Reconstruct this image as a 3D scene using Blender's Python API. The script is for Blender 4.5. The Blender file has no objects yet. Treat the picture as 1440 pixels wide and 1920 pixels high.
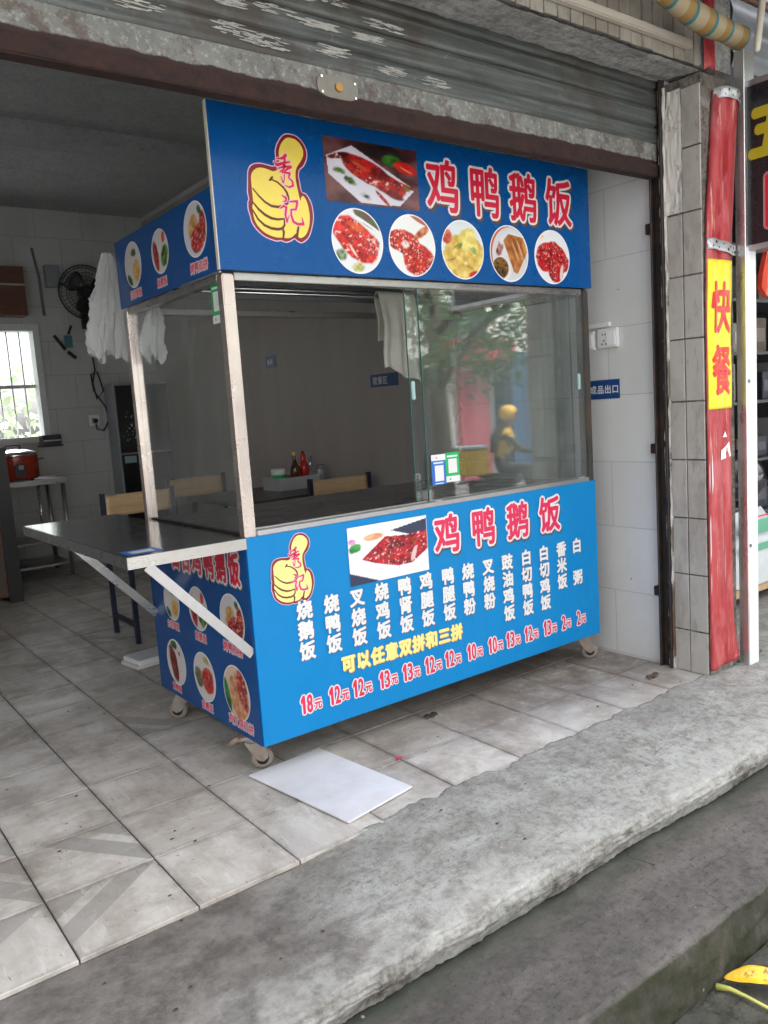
import bpy, bmesh, math, random
import numpy as np
from mathutils import Vector, Matrix, noise as mnoise
R = math.radians
random.seed(7)
C = bpy.context.scene.collection
sc = bpy.context.scene

# ------------------------------------------------------------------ camera
cam = bpy.data.cameras.new('camera')
cam.sensor_fit = 'VERTICAL'; cam.sensor_height = 36.0
cam.lens = 1519.67 / 1920 * 36.0
cam.clip_start = 0.02; cam.clip_end = 500
co = bpy.data.objects.new('camera', cam); C.objects.link(co)
rt = Vector((0.79543458, -0.60235939, -0.06668582))
dn = Vector((-0.13027314, -0.06248372, -0.9895073))
fw = Vector((0.59187223, 0.79577569, -0.12817296))
co.matrix_world = Matrix(((rt.x, -dn.x, -fw.x, -1.21152), (rt.y, -dn.y, -fw.y, -2.40538),
                          (rt.z, -dn.z, -fw.z, 1.26492), (0, 0, 0, 1)))
sc.camera = co
# ------------------------------------------------------------------ world, sun, exposure
SUN_EL, SUN_AZ = R(66), R(25)      # azimuth measured clockwise from +Y
w = bpy.data.worlds.new('World'); sc.world = w; w.use_nodes = True
nt = w.node_tree; bg = nt.nodes['Background']
sky = nt.nodes.new('ShaderNodeTexSky'); sky.sky_type = 'NISHITA'; sky.sun_disc = False
sky.sun_elevation = SUN_EL; sky.sun_rotation = SUN_AZ
sky.dust_density = 4; sky.ozone_density = 0.6; sky.air_density = 1.0
hs = nt.nodes.new('ShaderNodeHueSaturation'); hs.inputs['Saturation'].default_value = 0.12
tcw = nt.nodes.new('ShaderNodeTexCoord'); sx = nt.nodes.new('ShaderNodeSeparateXYZ'); nt.links.new(tcw.outputs['Generated'], sx.inputs[0])
mr = nt.nodes.new('ShaderNodeMapRange'); nt.links.new(sx.outputs[2], mr.inputs[0])   # overcast: the zenith brighter than the horizon
for i, q in enumerate((0, 1, .55, 1.5)): mr.inputs[i + 1].default_value = q
ml = nt.nodes.new('ShaderNodeVectorMath'); ml.operation = 'SCALE'; nt.links.new(sky.outputs[0], hs.inputs['Color']); nt.links.new(hs.outputs[0], ml.inputs[0]); nt.links.new(mr.outputs[0], ml.inputs['Scale']); nt.links.new(ml.outputs[0], bg.inputs[0])
bg.inputs[1].default_value = 0.15
sl = bpy.data.lights.new('sun', 'SUN'); sl.energy = 2.0; sl.angle = R(20); sl.color = (1, 0.97, 0.92)
so = bpy.data.objects.new('sun', sl); C.objects.link(so)
sdir = Vector((math.sin(SUN_AZ) * math.cos(SUN_EL), math.cos(SUN_AZ) * math.cos(SUN_EL), math.sin(SUN_EL)))
so.rotation_euler = (-sdir).to_track_quat('-Z', 'Y').to_euler(); so.location = sdir * 40
sc.view_settings.view_transform = 'Standard'; sc.view_settings.look = 'None'
sc.view_settings.exposure = 2.4; sc.view_settings.gamma = 1
sc.cycles.max_bounces = 10; sc.cycles.diffuse_bounces = 6; sc.cycles.transparent_max_bounces = 16
sc.cycles.use_denoising = True; sc.cycles.caustics_reflective = False; sc.cycles.caustics_refractive = False

# ------------------------------------------------------------------ helpers: objects
def tag(o, label=None, cat=None, group=None, kind=None):
    if label: o['label'] = label
    if cat: o['category'] = cat
    if group: o['group'] = group
    if kind: o['kind'] = kind
    return o
def thing(name, label, cat, loc=(0, 0, 0), rz=0, group=None):
    o = bpy.data.objects.new(name, None); C.objects.link(o)
    o.location = loc; o.rotation_euler = (0, 0, rz); o.empty_display_size = 0.1
    return tag(o, label, cat, group)
class MB:
    """collects geometry, links it as ONE mesh object"""
    def __init__(s): s.v = []; s.f = []; s.m = []; s.sm = []
    def add(s, verts, faces, mi=0, smooth=False):
        b = len(s.v); s.v += [tuple(p) for p in verts]
        for f in faces: s.f.append([i + b for i in f]); s.m.append(mi); s.sm.append(smooth)
        return s
    def box(s, x0, x1, y0, y1, z0, z1, mi=0, M=None):
        v = [(x, y, z) for z in (z0, z1) for y in (y0, y1) for x in (x0, x1)]
        if M is not None: v = [tuple(M @ Vector(p)) for p in v]
        return s.add(v, [(0, 2, 3, 1), (4, 5, 7, 6), (0, 1, 5, 4), (2, 6, 7, 3), (0, 4, 6, 2), (1, 3, 7, 5)], mi)
    def bar(s, a, b, wx, wy, mi=0, up=(0, 0, 1)):
        a = Vector(a); b = Vector(b); d = (b - a); L = d.length; d.normalize()
        u = Vector(up)
        if abs(d.dot(u)) > .98: u = Vector((0, 1, 0))
        x = d.cross(u).normalized(); y = x.cross(d)
        v = [p + x * (sx * wx / 2) + y * (sy * wy / 2) for p in (a, b) for sx, sy in ((-1, -1), (1, -1), (1, 1), (-1, 1))]
        return s.add(v, [(0, 1, 2, 3), (7, 6, 5, 4), (0, 4, 5, 1), (1, 5, 6, 2), (2, 6, 7, 3), (3, 7, 4, 0)], mi)
    def tube(s, pts, r, seg=10, mi=0, cap=True):
        pts = [Vector(p) for p in pts]; n = len(pts)
        rr = r if isinstance(r, (list, tuple)) else [r] * n
        rings = []; prev = None
        for i, p in enumerate(pts):
            d = (pts[min(i + 1, n - 1)] - pts[max(i - 1, 0)]).normalized()
            if prev is None:
                u = Vector((0, 0, 1)) if abs(d.z) < .9 else Vector((1, 0, 0))
                x = d.cross(u).normalized()
            else:
                x = (prev - d * prev.dot(d)).normalized()
            prev = x; y = d.cross(x)
            rings.append([p + (x * math.cos(2 * math.pi * k / seg) + y * math.sin(2 * math.pi * k / seg)) * rr[i] for k in range(seg)])
        v = [q for g in rings for q in g]; f = []
        for i in range(n - 1):
            for k in range(seg):
                f.append((i * seg + k, i * seg + (k + 1) % seg, (i + 1) * seg + (k + 1) % seg, (i + 1) * seg + k))
        b = len(s.v); s.add(v, f, mi, True)
        if cap: s.f.append([b + k for k in range(seg)][::-1]); s.m.append(mi); s.sm.append(False); s.f.append([b + (n - 1) * seg + k for k in range(seg)]); s.m.append(mi); s.sm.append(False)
        return s
    def lathe(s, prof, cx=0, cy=0, seg=24, mi=0, M=None):
        v = []; f = []
        for r, z in prof:
            for k in range(seg):
                a = 2 * math.pi * k / seg; p = Vector((cx + r * math.cos(a), cy + r * math.sin(a), z))
                v.append(tuple(M @ p) if M is not None else tuple(p))
        for i in range(len(prof) - 1):
            for k in range(seg):
                f.append((i * seg + k, i * seg + (k + 1) % seg, (i + 1) * seg + (k + 1) % seg, (i + 1) * seg + k))
        return s.add(v, f, mi, True)
    def grid(s, nu, nv, fn, mi=0, smooth=True):
        v = [fn(i / nu, j / nv) for j in range(nv + 1) for i in range(nu + 1)]
        f = [(j * (nu + 1) + i, j * (nu + 1) + i + 1, (j + 1) * (nu + 1) + i + 1, (j + 1) * (nu + 1) + i) for j in range(nv) for i in range(nu)]
        return s.add(v, f, mi, smooth)
    def build(s, name, mats, parent=None, bevel=0, bseg=2, solid=0, label=None, merge=False):
        me = bpy.data.meshes.new(name); me.from_pydata(s.v, [], s.f)
        if not isinstance(mats, (list, tuple)): mats = [mats]
        for m in mats: me.materials.append(m)
        me.polygons.foreach_set('material_index', s.m); me.polygons.foreach_set('use_smooth', s.sm)
        me.update()
        if bevel or merge:
            bm = bmesh.new(); bm.from_mesh(me)
            if merge: bmesh.ops.remove_doubles(bm, verts=bm.verts, dist=1e-5)
            if bevel:
                ed = [e for e in bm.edges if len(e.link_faces) == 2 and e.calc_face_angle(0) > 0.6]
                bmesh.ops.bevel(bm, geom=ed, offset=bevel, segments=bseg, affect='EDGES', clamp_overlap=True)
            bm.to_mesh(me); bm.free()
        o = bpy.data.objects.new(name, me); C.objects.link(o)
        if parent: o.parent = parent
        if solid:
            md = o.modifiers.new('thickness', 'SOLIDIFY'); md.thickness = solid; md.offset = 0
        if label: o['label'] = label
        return o
def copy_tree(o, parent=None):
    c = o.copy(); C.objects.link(c)
    if parent: c.parent = parent
    for ch in list(o.children): copy_tree(ch, c)
    return c

# ------------------------------------------------------------------ helpers: materials
class NT:
    def __init__(s, name):
        s.m = bpy.data.materials.new(name); s.m.use_nodes = True; s.t = s.m.node_tree
        s.b = s.t.nodes['Principled BSDF']; s.out = s.t.nodes['Material Output']; s._tc = None
    def n(s, t, **kw):
        o = s.t.nodes.new(t)
        for k, v in kw.items(): setattr(o, k, v)
        return o
    def l(s, a, b): s.t.links.new(a, b)
    def put(s, val, inp):
        if hasattr(val, 'node') or isinstance(val, bpy.types.NodeSocket): s.l(val, inp)
        elif isinstance(val, (tuple, list)) and len(val) == 3 and inp.type == 'RGBA': inp.default_value = (*val, 1)
        else: inp.default_value = val
    def obj(s):
        if not s._tc: s._tc = s.n('ShaderNodeTexCoord')
        return s._tc.outputs['Object']
    def uv(s):
        if not s._tc: s._tc = s.n('ShaderNodeTexCoord')
        return s._tc.outputs['UV']
    def mapping(s, scale=(1, 1, 1), rot=(0, 0, 0), loc=(0, 0, 0), vec=None):
        m = s.n('ShaderNodeMapping'); s.l(vec if vec is not None else s.obj(), m.inputs[0])
        m.inputs['Scale'].default_value = scale; m.inputs['Rotation'].default_value = rot; m.inputs['Location'].default_value = loc
        return m.outputs[0]
    def noise(s, scale, detail=4, rough=.55, vec=None, dist=0, col=False):
        n = s.n('ShaderNodeTexNoise'); n.inputs['Scale'].default_value = scale; n.inputs['Detail'].default_value = detail
        n.inputs['Roughness'].default_value = rough; n.inputs['Distortion'].default_value = dist
        s.l(vec if vec is not None else s.obj(), n.inputs['Vector']); return n.outputs['Color' if col else 'Fac']
    def vor(s, scale, vec=None, feature='F1', out='Distance', rnd=1):
        n = s.n('ShaderNodeTexVoronoi'); n.feature = feature; n.inputs['Scale'].default_value = scale; n.inputs['Randomness'].default_value = rnd
        s.l(vec if vec is not None else s.obj(), n.inputs['Vector']); return n.outputs[out]
    def rng(s, x, a, b, c=0., d=1.):
        n = s.n('ShaderNodeMapRange'); n.clamp = True; s.put(x, n.inputs[0])
        for i, q in enumerate((a, b, c, d)): n.inputs[i + 1].default_value = q
        return n.outputs[0]
    def math(s, op, a, b=0.):
        n = s.n('ShaderNodeMath', operation=op); s.put(a, n.inputs[0]); s.put(b, n.inputs[1]); return n.outputs[0]
    def mix(s, f, a, b, mode='MIX'):
        n = s.n('ShaderNodeMix', data_type='RGBA', blend_type=mode); s.put(f, n.inputs[0]); s.put(a, n.inputs[6]); s.put(b, n.inputs[7]); return n.outputs[2]
    def sep(s, vec=None):
        n = s.n('ShaderNodeSeparateXYZ'); s.l(vec if vec is not None else s.obj(), n.inputs[0]); return n.outputs
    def bump(s, h, strength=.3, dist=.01, prev=None):
        n = s.n('ShaderNodeBump'); n.inputs['Strength'].default_value = strength; n.inputs['Distance'].default_value = dist
        s.l(h, n.inputs['Height'])
        if prev is not None: s.l(prev, n.inputs['Normal'])
        s.l(n.outputs[0], s.b.inputs['Normal']); return n.outputs[0]
    def set(s, base=None, rough=None, metal=None, spec=None, coat=None):
        for k, v in (('Base Color', base), ('Roughness', rough), ('Metallic', metal), ('Specular IOR Level', spec), ('Coat Weight', coat)):
            if v is not None: s.put(v, s.b.inputs[k])
        return s
def simple(name, c, rough=.5, metal=0, var=.15, scale=12, bump=0, spec=None, coat=None, dirt=None, dirt_amt=.5):
    N = NT(name); k = N.noise(scale, 5)
    lo = tuple(x * (1 - var) for x in c); hi = tuple(min(1, x * (1 + var)) for x in c)
    col = N.mix(k, lo, hi)
    if dirt:
        d = N.rng(N.noise(scale * .35, 7, .7), .5, .72, 0, dirt_amt); col = N.mix(d, col, dirt)
    r = N.rng(N.noise(scale * 1.7, 4), .3, .7, rough * .85, min(1, rough * 1.15))
    N.set(col, r, metal, spec, coat)
    if bump: N.bump(N.noise(scale * 4, 5), bump, .004)
    return N.m
M = {}
M['white_paint'] = simple('white_paint', (.78, .8, .82), .35, var=.05)
M['black_plastic'] = simple('black_plastic', (.018, .018, .02), .4)
M['white_plastic'] = simple('white_plastic', (.72, .72, .7), .4, var=.05)
M['navy_metal'] = simple('navy_metal', (.02, .025, .05), .4, .3)
M['wood'] = None
def wood(name, a, b, ax='x', sc_=3):
    N = NT(name); s = {'x': (1.2, 14, 14), 'y': (14, 1.2, 14), 'z': (14, 14, 1.2)}[ax]
    k = N.noise(sc_, 6, .6, N.mapping(s), 1.2); N.set(N.mix(N.rng(k, .3, .7), a, b), .45); N.bump(k, .1, .003); return N.m
M['wood'] = wood('light_wood', (.5, .32, .17), (.62, .42, .25))
M['brown_wood'] = wood('brown_wood', (.09, .035, .02), (.14, .06, .035))
M['red_enamel'] = simple('red_enamel', (.42, .045, .02), .25, var=.1, dirt=(.1, .02, .01), dirt_amt=.4)
M['aluminium'] = simple('aluminium', (.46, .46, .47), .34, .85, var=.08, scale=30)
M['chrome'] = simple('chrome', (.7, .7, .7), .12, 1, var=.05)

def stainless(name, base, rough, axis, dirt=(.30, .17, .08), amt=.35, metal=.92):
    N = NT(name); s = {'x': (2, 90, 90), 'y': (90, 2, 90), 'z': (90, 90, 2)}[axis]
    st = N.noise(1.0, 3, .6, N.mapping(s)); bl = N.noise(7, 4, .6)
    col = N.mix(st, tuple(x * .95 for x in base), base)
    col = N.mix(N.rng(bl, .52, .72, 0, amt), col, dirt)
    N.set(col, N.rng(N.math('ADD', st, bl), .7, 1.3, rough * .7, rough * 1.5), metal)
    N.bump(N.noise(6, 2), .06, .02); return N.m
M['steel_post'] = stainless('worn_stainless_post', (.80, .72, .68), .27, 'z', metal=.85, amt=.3)
N = NT('worn_stainless_post'); k = N.noise(5, 5, .6); k2 = N.noise(22, 4)
N.set(N.mix(N.rng(k, .52, .66, 0, .2), N.mix(k2, (.60, .53, .49), (.68, .61, .57)), (.42, .28, .18)), N.rng(k, .40, .62, .22, .32), .9); M['steel_post'] = N.m
M['steel_x'] = stainless('worn_stainless_rail', (.46, .45, .44), .3, 'x', amt=.25)
M['steel_counter'] = stainless('dark_stainless_counter', (.20, .20, .215), .22, 'x', dirt=(.10, .09, .09), amt=.5)
M['steel_shelf'] = stainless('stainless_shelf_top', (.30, .31, .32), .13, 'y', dirt=(.22, .2, .17), amt=.3)
M['steel_dark'] = stainless('stainless_table', (.35, .36, .37), .3, 'x', amt=.2)

# galvanised shutter, rust rising from the bottom bar
N = NT('galvanised_shutter'); x, y, z = N.sep()
big = N.noise(3, 6, .65, N.mapping((1, 1, 5))); fine = N.noise(45, 5, .7); streak = N.noise(1.4, 5, .6, N.mapping((2, 20, 60)))
col = N.mix(N.rng(big, .3, .7), (.052, .06, .058), (.105, .114, .11)); col = N.mix(N.rng(streak, .45, .75, 0, .5), col, (.24, .245, .235))
col = N.mix(N.rng(fine, .62, .72, 0, .35), col, (.40, .40, .38)); col = N.mix(N.rng(N.noise(2.2, 6, .7), .49, .60, 0, .7), col, (.07, .055, .045))
N.set(col, .55, .45); N.bump(N.noise(60, 4), .15, .002); M['shutter'] = N.m
N = NT('galvanised_plate_rust'); x, y, z = N.sep()
sp = N.noise(55, 6, .7); big = N.noise(7, 6, .65)
col = N.mix(N.rng(big, .3, .7), (.11, .11, .103), (.22, .22, .205)); col = N.mix(N.rng(sp, .52, .62, 0, .5), col, (.40, .40, .37))
col = N.mix(N.rng(N.noise(16, 6, .7), .50, .60, 0, .75), col, (.085, .06, .045))
rm = N.math('ADD', N.rng(z, 2.196, 2.235, .5, -.28), N.math('MULTIPLY', N.noise(11, 6, .65), .62))
col = N.mix(N.rng(rm, .28, .38), col, N.mix(N.noise(30, 5), (.014, .006, .005), (.04, .013, .008)))
N.set(col, .7, .15); N.bump(N.noise(70, 4), .2, .002); M['plate'] = N.m
N = NT('rust'); k = N.noise(26, 7, .7)
N.set(N.mix(N.rng(k, .35, .68), (.009, .005, .004), (.038, .012, .008)), .85, .05); N.bump(N.noise(40, 6), .5, .004); M['rust'] = N.m

# tiled floor
N = NT('marbled_floor_tile'); uv = N.uv(); ux, uy, _ = N.sep(uv)
ua = N.n('ShaderNodeAttribute', attribute_name='tile'); tr, tg, tb = N.sep(ua.outputs['Vector'])
tv = N.n('ShaderNodeCombineXYZ'); N.put(N.math('ADD', N.math('MULTIPLY', ux, .31), N.math('MULTIPLY', tg, 40.)), tv.inputs[0]); N.put(N.math('ADD', N.math('MULTIPLY', uy, .31), N.math('MULTIPLY', tr, 40.)), tv.inputs[1]); N.put(N.math('MULTIPLY', tb, 9.), tv.inputs[2]); tvo = tv.outputs[0]
v1 = N.noise(2.6, 6, .6, N.mapping((1.1, 4.0, 1), (0, 0, R(35)), vec=tvo)); v2 = N.noise(7, 6, .65, tvo, 1.5)
col = N.mix(N.rng(v1, .4, .62), (.52, .48, .435), (.69, .655, .61))
col = N.mix(N.rng(v2, .50, .62, 0, .4), col, (.45, .385, .35))
dg = N.math('ADD', ux, N.math('MULTIPLY', uy, .75))
b1 = N.math('MULTIPLY', N.math('GREATER_THAN', dg, .98), N.math('LESS_THAN', dg, 1.27)); b2 = N.math('GREATER_THAN', dg, 1.42)
bd = N.math('MULTIPLY', N.math('MAXIMUM', b1, b2), N.math('GREATER_THAN', tr, .45))
col = N.mix(N.math('MULTIPLY', bd, .8), col, (.33, .315, .295))
col = N.mix(N.math('MULTIPLY', tg, .38), col, (.41, .375, .335))
col = N.mix(N.rng(tb, .75, 1., 0, .35), col, (.62, .61, .60))
dirt = N.noise(3.1, 8, .72)
col = N.mix(N.rng(dirt, .47, .62, 0, .62), col, (.27, .22, .185))
px, py, pz = N.sep()
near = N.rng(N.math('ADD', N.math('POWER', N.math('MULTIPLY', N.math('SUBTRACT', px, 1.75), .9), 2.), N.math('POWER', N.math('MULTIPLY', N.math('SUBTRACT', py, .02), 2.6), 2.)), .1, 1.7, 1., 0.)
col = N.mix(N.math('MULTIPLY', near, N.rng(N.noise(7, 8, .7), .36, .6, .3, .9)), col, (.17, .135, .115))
col = N.mix(N.rng(N.noise(70, 6, .75, N.mapping((1, .35, 1), (0, 0, R(20)))), .62, .66, 0, .8), col, (.10, .08, .07))
col = N.mix(N.rng(N.noise(9, 7, .7, N.mapping((1, 5, 1), (0, 0, R(25)), vec=tvo)), .58, .66, 0, .4), col, (.75, .73, .71))
edge = N.math('MINIMUM', N.math('MINIMUM', ux, N.math('SUBTRACT', 1., ux)), N.math('MINIMUM', uy, N.math('SUBTRACT', 1., uy)))
col = N.mix(N.math('MULTIPLY', N.rng(edge, 0, .06, 1., 0.), N.rng(N.noise(12, 6, .7), .4, .65, .1, .6)), col, (.14, .12, .105))
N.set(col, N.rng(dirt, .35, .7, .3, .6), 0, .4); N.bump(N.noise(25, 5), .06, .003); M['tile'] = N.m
M['grout'] = simple('dark_grout', (.075, .06, .05), .95, var=.4, scale=30, bump=.4)

# cement
def cement(name, lo, hi, stain, rough=.9, pale=None, pale_amt=.5, bump=.5, scale=1., moss=None):
    N = NT(name); a = N.noise(2.2 * scale, 8, .65); b = N.noise(13 * scale, 8, .7, None, .6); c = N.noise(90, 5, .7)
    col = N.mix(N.rng(a, .38, .62), lo, hi); col = N.mix(N.rng(b, .47, .60, 0, .65), col, stain)
    if pale: col = N.mix(N.rng(N.noise(4.5 * scale, 8, .7, N.mapping((.6, 1.8, 1))), .52, .62, 0, pale_amt), col, pale)
    d = N.noise(38, 7, .75); col = N.mix(N.rng(d, .50, .62, 0, .45), col, tuple(x * .6 for x in stain)); col = N.mix(N.rng(d, .46, .38, 0, .35), col, hi)
    col = N.mix(N.rng(c, .60, .66, 0, .8), col, tuple(x * .35 for x in lo)); col = N.mix(N.rng(N.noise(120, 3, .6, N.mapping(loc=(7, 3, 1))), .66, .72, 0, .6), col, tuple(min(1, x * 1.7) for x in hi))
    sc1 = N.noise(16, 7, .7, N.mapping((1, 4.5, 1), (0, 0, R(28)))); col = N.mix(N.rng(sc1, .59, .64, 0, .6), col, tuple(x * .5 for x in lo))
    if moss:
        nz = N.n('ShaderNodeNewGeometry'); sx, sy, sz = N.sep(nz.outputs['Normal'])
        mm = N.math('MULTIPLY', N.rng(sz, .3, .8, 1., 0.), N.rng(N.noise(6, 7, .7), .3, .62, .15, 1.)); col = N.mix(mm, col, moss)
    N.set(col, rough, 0, .25)
    h = N.math('ADD', N.math('ADD', N.math('MULTIPLY', b, .8), N.math('MULTIPLY', c, .3)), N.math('MULTIPLY', d, .9)); N.bump(h, min(1, bump * 1.5), .010); return N
Nn = cement('pale_cement_threshold', (.285, .285, .27), (.40, .40, .38), (.20, .185, .168), pale=(.48, .485, .47))
# grime patch on the left end of the threshold slab and along the tile joint
x, y, z = Nn.sep(); old = Nn.b.inputs['Base Color'].links[0].from_socket
q = Nn.math('ADD', Nn.math('MULTIPLY', x, 1.), Nn.math('MULTIPLY', Nn.noise(5, 8, .7), .9))
g1 = Nn.rng(q, .06, .40, .92, 0.)
cg = Nn.mix(Nn.rng(Nn.noise(11, 7, .7), .40, .60), (.10, .09, .083), (.205, .185, .172))
c2 = Nn.mix(g1, old, cg)
g2 = Nn.math('MULTIPLY', Nn.rng(y, -.62, -.42, 0., 1.), Nn.rng(Nn.noise(10, 8, .75), .42, .62, 0., .7)); c2 = Nn.mix(g2, c2, (.22, .19, .17))
gz = Nn.math('MULTIPLY', Nn.rng(z, -.058, -.04, 1., 0.), Nn.rng(Nn.noise(14, 8, .72), .40, .58, .35, 1.)); c2 = Nn.mix(gz, c2, Nn.mix(Nn.rng(Nn.noise(30, 7, .7), .42, .58), (.085, .08, .068), (.24, .225, .20)))
gy = Nn.math('MULTIPLY', Nn.rng(Nn.math('ADD', y, Nn.math('MULTIPLY', Nn.math('SUBTRACT', Nn.noise(9, 7, .7), .5), .3)), -.90, -.80, .45, 0.), Nn.rng(Nn.noise(5, 7, .7), .42, .56)); c2 = Nn.mix(gy, c2, (.52, .52, .50))
Nn.l(c2, Nn.b.inputs['Base Color']); M['threshold'] = Nn.m
Nn = cement('dark_worn_step', (.075, .068, .064), (.125, .113, .107), (.066, .064, .059), pale=(.18, .16, .152), pale_amt=.4, bump=.35, moss=(.032, .036, .016))
x, y, z = Nn.sep(); old = Nn.b.inputs['Base Color'].links[0].from_socket
gm = Nn.math('MULTIPLY', Nn.rng(Nn.math('ADD', y, Nn.math('MULTIPLY', Nn.noise(4, 6, .7), .22)), -.95, -.83, 0, 1.), .75); c2 = Nn.mix(gm, old, (.045, .054, .043))
xc = Nn.math('ADD', Nn.math('SUBTRACT', x, .70), Nn.math('MULTIPLY', Nn.math('SUBTRACT', Nn.noise(5, 6, .65), .5), .16)); cr = Nn.math('ABSOLUTE', xc); ck = Nn.math('MULTIPLY', Nn.rng(cr, .001, .0035, .75, 0.), Nn.rng(Nn.noise(8, 3), .35, .55, .3, 1.)); c2 = Nn.mix(ck, c2, (.03, .028, .026))
wp = Nn.vor(9, None, 'F1'); wn = Nn.noise(30, 5, .7); c2 = Nn.mix(Nn.rng(Nn.math('ADD', wp, Nn.math('MULTIPLY', wn, .12)), .085, .11, .75, 0.), c2, (.45, .45, .44))
Nn.l(c2, Nn.b.inputs['Base Color']); M['step'] = Nn.m
M['gutter'] = cement('mossy_paver', (.04, .042, .036), (.085, .085, .072), (.03, .035, .024), pale=(.11, .105, .085), bump=.8).m
M['asphalt'] = simple('asphalt_road', (.20, .20, .195), .9, var=.3, scale=20, bump=.3)
M['soffit'] = cement('flaking_plaster', (.30, .295, .285), (.42, .415, .40), (.17, .155, .14), pale=(.52, .52, .50), bump=.5, scale=2).m  # plaster tone lowered, shade under the awning put into the colour
M['ceiling'] = cement('limewashed_ceiling', (.40, .42, .425), (.46, .48, .485), (.36, .38, .385), bump=.1, scale=.5).m
M['pillar_core'] = cement('brown_mortar', (.16, .14, .12), (.24, .21, .18), (.06, .05, .04), pale=(.4, .38, .35), bump=.8, scale=3).m
N = NT('chipped_plaster_edge'); k = N.noise(10, 8, .72, N.mapping((1, 1, .55))); f = N.noise(40, 5, .7)
x, y, z = N.sep()
brown = N.mix(f, (.09, .055, .03), (.17, .10, .06)); grey = N.mix(f, (.17, .15, .13), (.28, .25, .22))
low = N.mix(N.rng(z, .15, .75, 0, 1.), brown, grey)
up = N.mix(N.rng(N.math('ADD', k, N.rng(z, 1.7, 2.1, 0, .35)), .475, .50), low, (.64, .61, .56))
N.set(up, .9); N.bump(N.math('ADD', N.rng(k, .5, .54), N.math('MULTIPLY', f, .4)), .7, .006); M['chipped'] = N.m
def tile_paint(name, c, dirt, da=.45, rough=.35):
    N = NT(name); k = N.noise(7, 6, .65, N.mapping((1, 1, .5)))
    col = N.mix(N.noise(2.5, 3), tuple(x * .85 for x in c), c); col = N.mix(N.rng(k, .46, .60, 0, da), col, dirt); col = N.mix(N.rng(N.noise(40, 6, .7, N.mapping((1, 1, .25))), .56, .64, 0, .4), col, tuple(x * .6 for x in dirt))
    col = N.mix(N.rng(N.noise(33, 4, .7), .72, .76, 0, .8), col, tuple(x * .25 for x in c)); N.set(col, rough); N.bump(N.noise(20, 4), .08, .003); return N.m
M['beige_tile'] = tile_paint('grey_beige_wall_tile', (.44, .415, .375), (.27, .235, .20), .6)
M['strip_tile'] = tile_paint('cream_strip_tile', (.31, .285, .245), (.16, .135, .11), .7)  # base colour lowered to carry the awning's shade on the lintel

def wall_tiles(name, a, b, joint, ax, tw, th, off=(0, 0), dirt=(.2, .19, .15), da=.35):
    N = NT(name); x, y, z = N.sep(); cb = N.n('ShaderNodeCombineXYZ'); N.put(N.math('ADD', x if ax == 'x' else y, off[0]), cb.inputs[0]); N.put(N.math('ADD', z, off[1]), cb.inputs[1])
    br = N.n('ShaderNodeTexBrick'); br.offset = .5; N.l(cb.outputs[0], br.inputs['Vector']); br.inputs['Scale'].default_value = 1
    br.inputs['Brick Width'].default_value = tw; br.inputs['Row Height'].default_value = th; br.inputs['Mortar Size'].default_value = .0022; br.inputs['Mortar Smooth'].default_value = .2
    br.inputs['Color1'].default_value = (*a, 1); br.inputs['Color2'].default_value = (*b, 1); br.inputs['Mortar'].default_value = (*joint, 1)
    k = N.noise(1.8, 7, .68, N.mapping((1, 1, .6))); col = N.mix(N.rng(k, .46, .7, 0, da), br.outputs[0], dirt)
    lowd = N.math('MULTIPLY', N.rng(z, .15, 1.1, 1., 0.), N.rng(N.noise(3.4, 8, .7), .42, .65, 0, da * 1.2)); col = N.mix(lowd, col, dirt)
    col = N.mix(N.rng(N.noise(38, 3, .6), .745, .765, 0, .85), col, (.05, .05, .05))
    N.set(col, .4, 0, .35); N.bump(br.outputs['Fac'], -.25, .004); return N.m
M['white_wall_tile'] = wall_tiles('white_wall_tile', (.63, .63, .62), (.59, .59, .58), (.42, .41, .39), 'y', .62, .31, (.29, -.007), dirt=(.5, .5, .48), da=.3)
M['back_wall_tile'] = wall_tiles('old_white_wall_tile', (.50, .52, .515), (.47, .49, .485), (.25, .25, .24), 'x', .42, .31, (.1, .1), dirt=(.31, .30, .245), da=.5)
N = NT('grey_brown_wall_panel'); x, y, z = N.sep(); k = N.noise(2, 5, .6, N.mapping((1, 3, .3)))
col = N.mix(N.rng(k, .3, .7), (.35, .31, .29), (.40, .36, .335))
pl = N.math('FRACT', N.math('MULTIPLY', y, 2.2)); col = N.mix(N.rng(N.math('ABSOLUTE', N.math('SUBTRACT', pl, .5)), 0, .012, .35, 0.), col, (.46, .43, .41))
N.set(col, .5); M['brown_panel'] = N.m

# prints
def vinyl(name, c, rough=.22, scuff=.25, wrinkle=0.):
    N = NT(name); k = N.noise(1.6, 3); col = N.mix(k, tuple(q * .93 for q in c), tuple(min(1, q * 1.06) for q in c))
    col = N.mix(N.rng(N.noise(14, 7, .75), .62, .8, 0, scuff), col, (.35, .45, .55)); N.set(col, N.rng(N.noise(5, 5), .3, .7, rough * .8, rough * 1.6), 0, .26)
    h = N.noise(3.2, 2); N.bump(N.math('ADD', h, N.math('MULTIPLY', N.noise(9, 3, .6, N.mapping((1, 1, .3))), wrinkle)), .12 + .25 * wrinkle, .03); return N.m
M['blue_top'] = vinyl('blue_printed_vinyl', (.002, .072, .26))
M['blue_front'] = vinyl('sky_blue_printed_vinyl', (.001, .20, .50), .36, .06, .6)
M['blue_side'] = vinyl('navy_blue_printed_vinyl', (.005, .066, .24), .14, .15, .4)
def ink(name, c, rough=.35): return simple(name, c, rough, var=.04, scale=3)
M['ink_red'] = ink('red_ink', (.62, .012, .045)); M['ink_pink'] = ink('crimson_ink', (.66, .02, .09)); M['ink_white'] = ink('white_ink', (.70, .70, .71))
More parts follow.
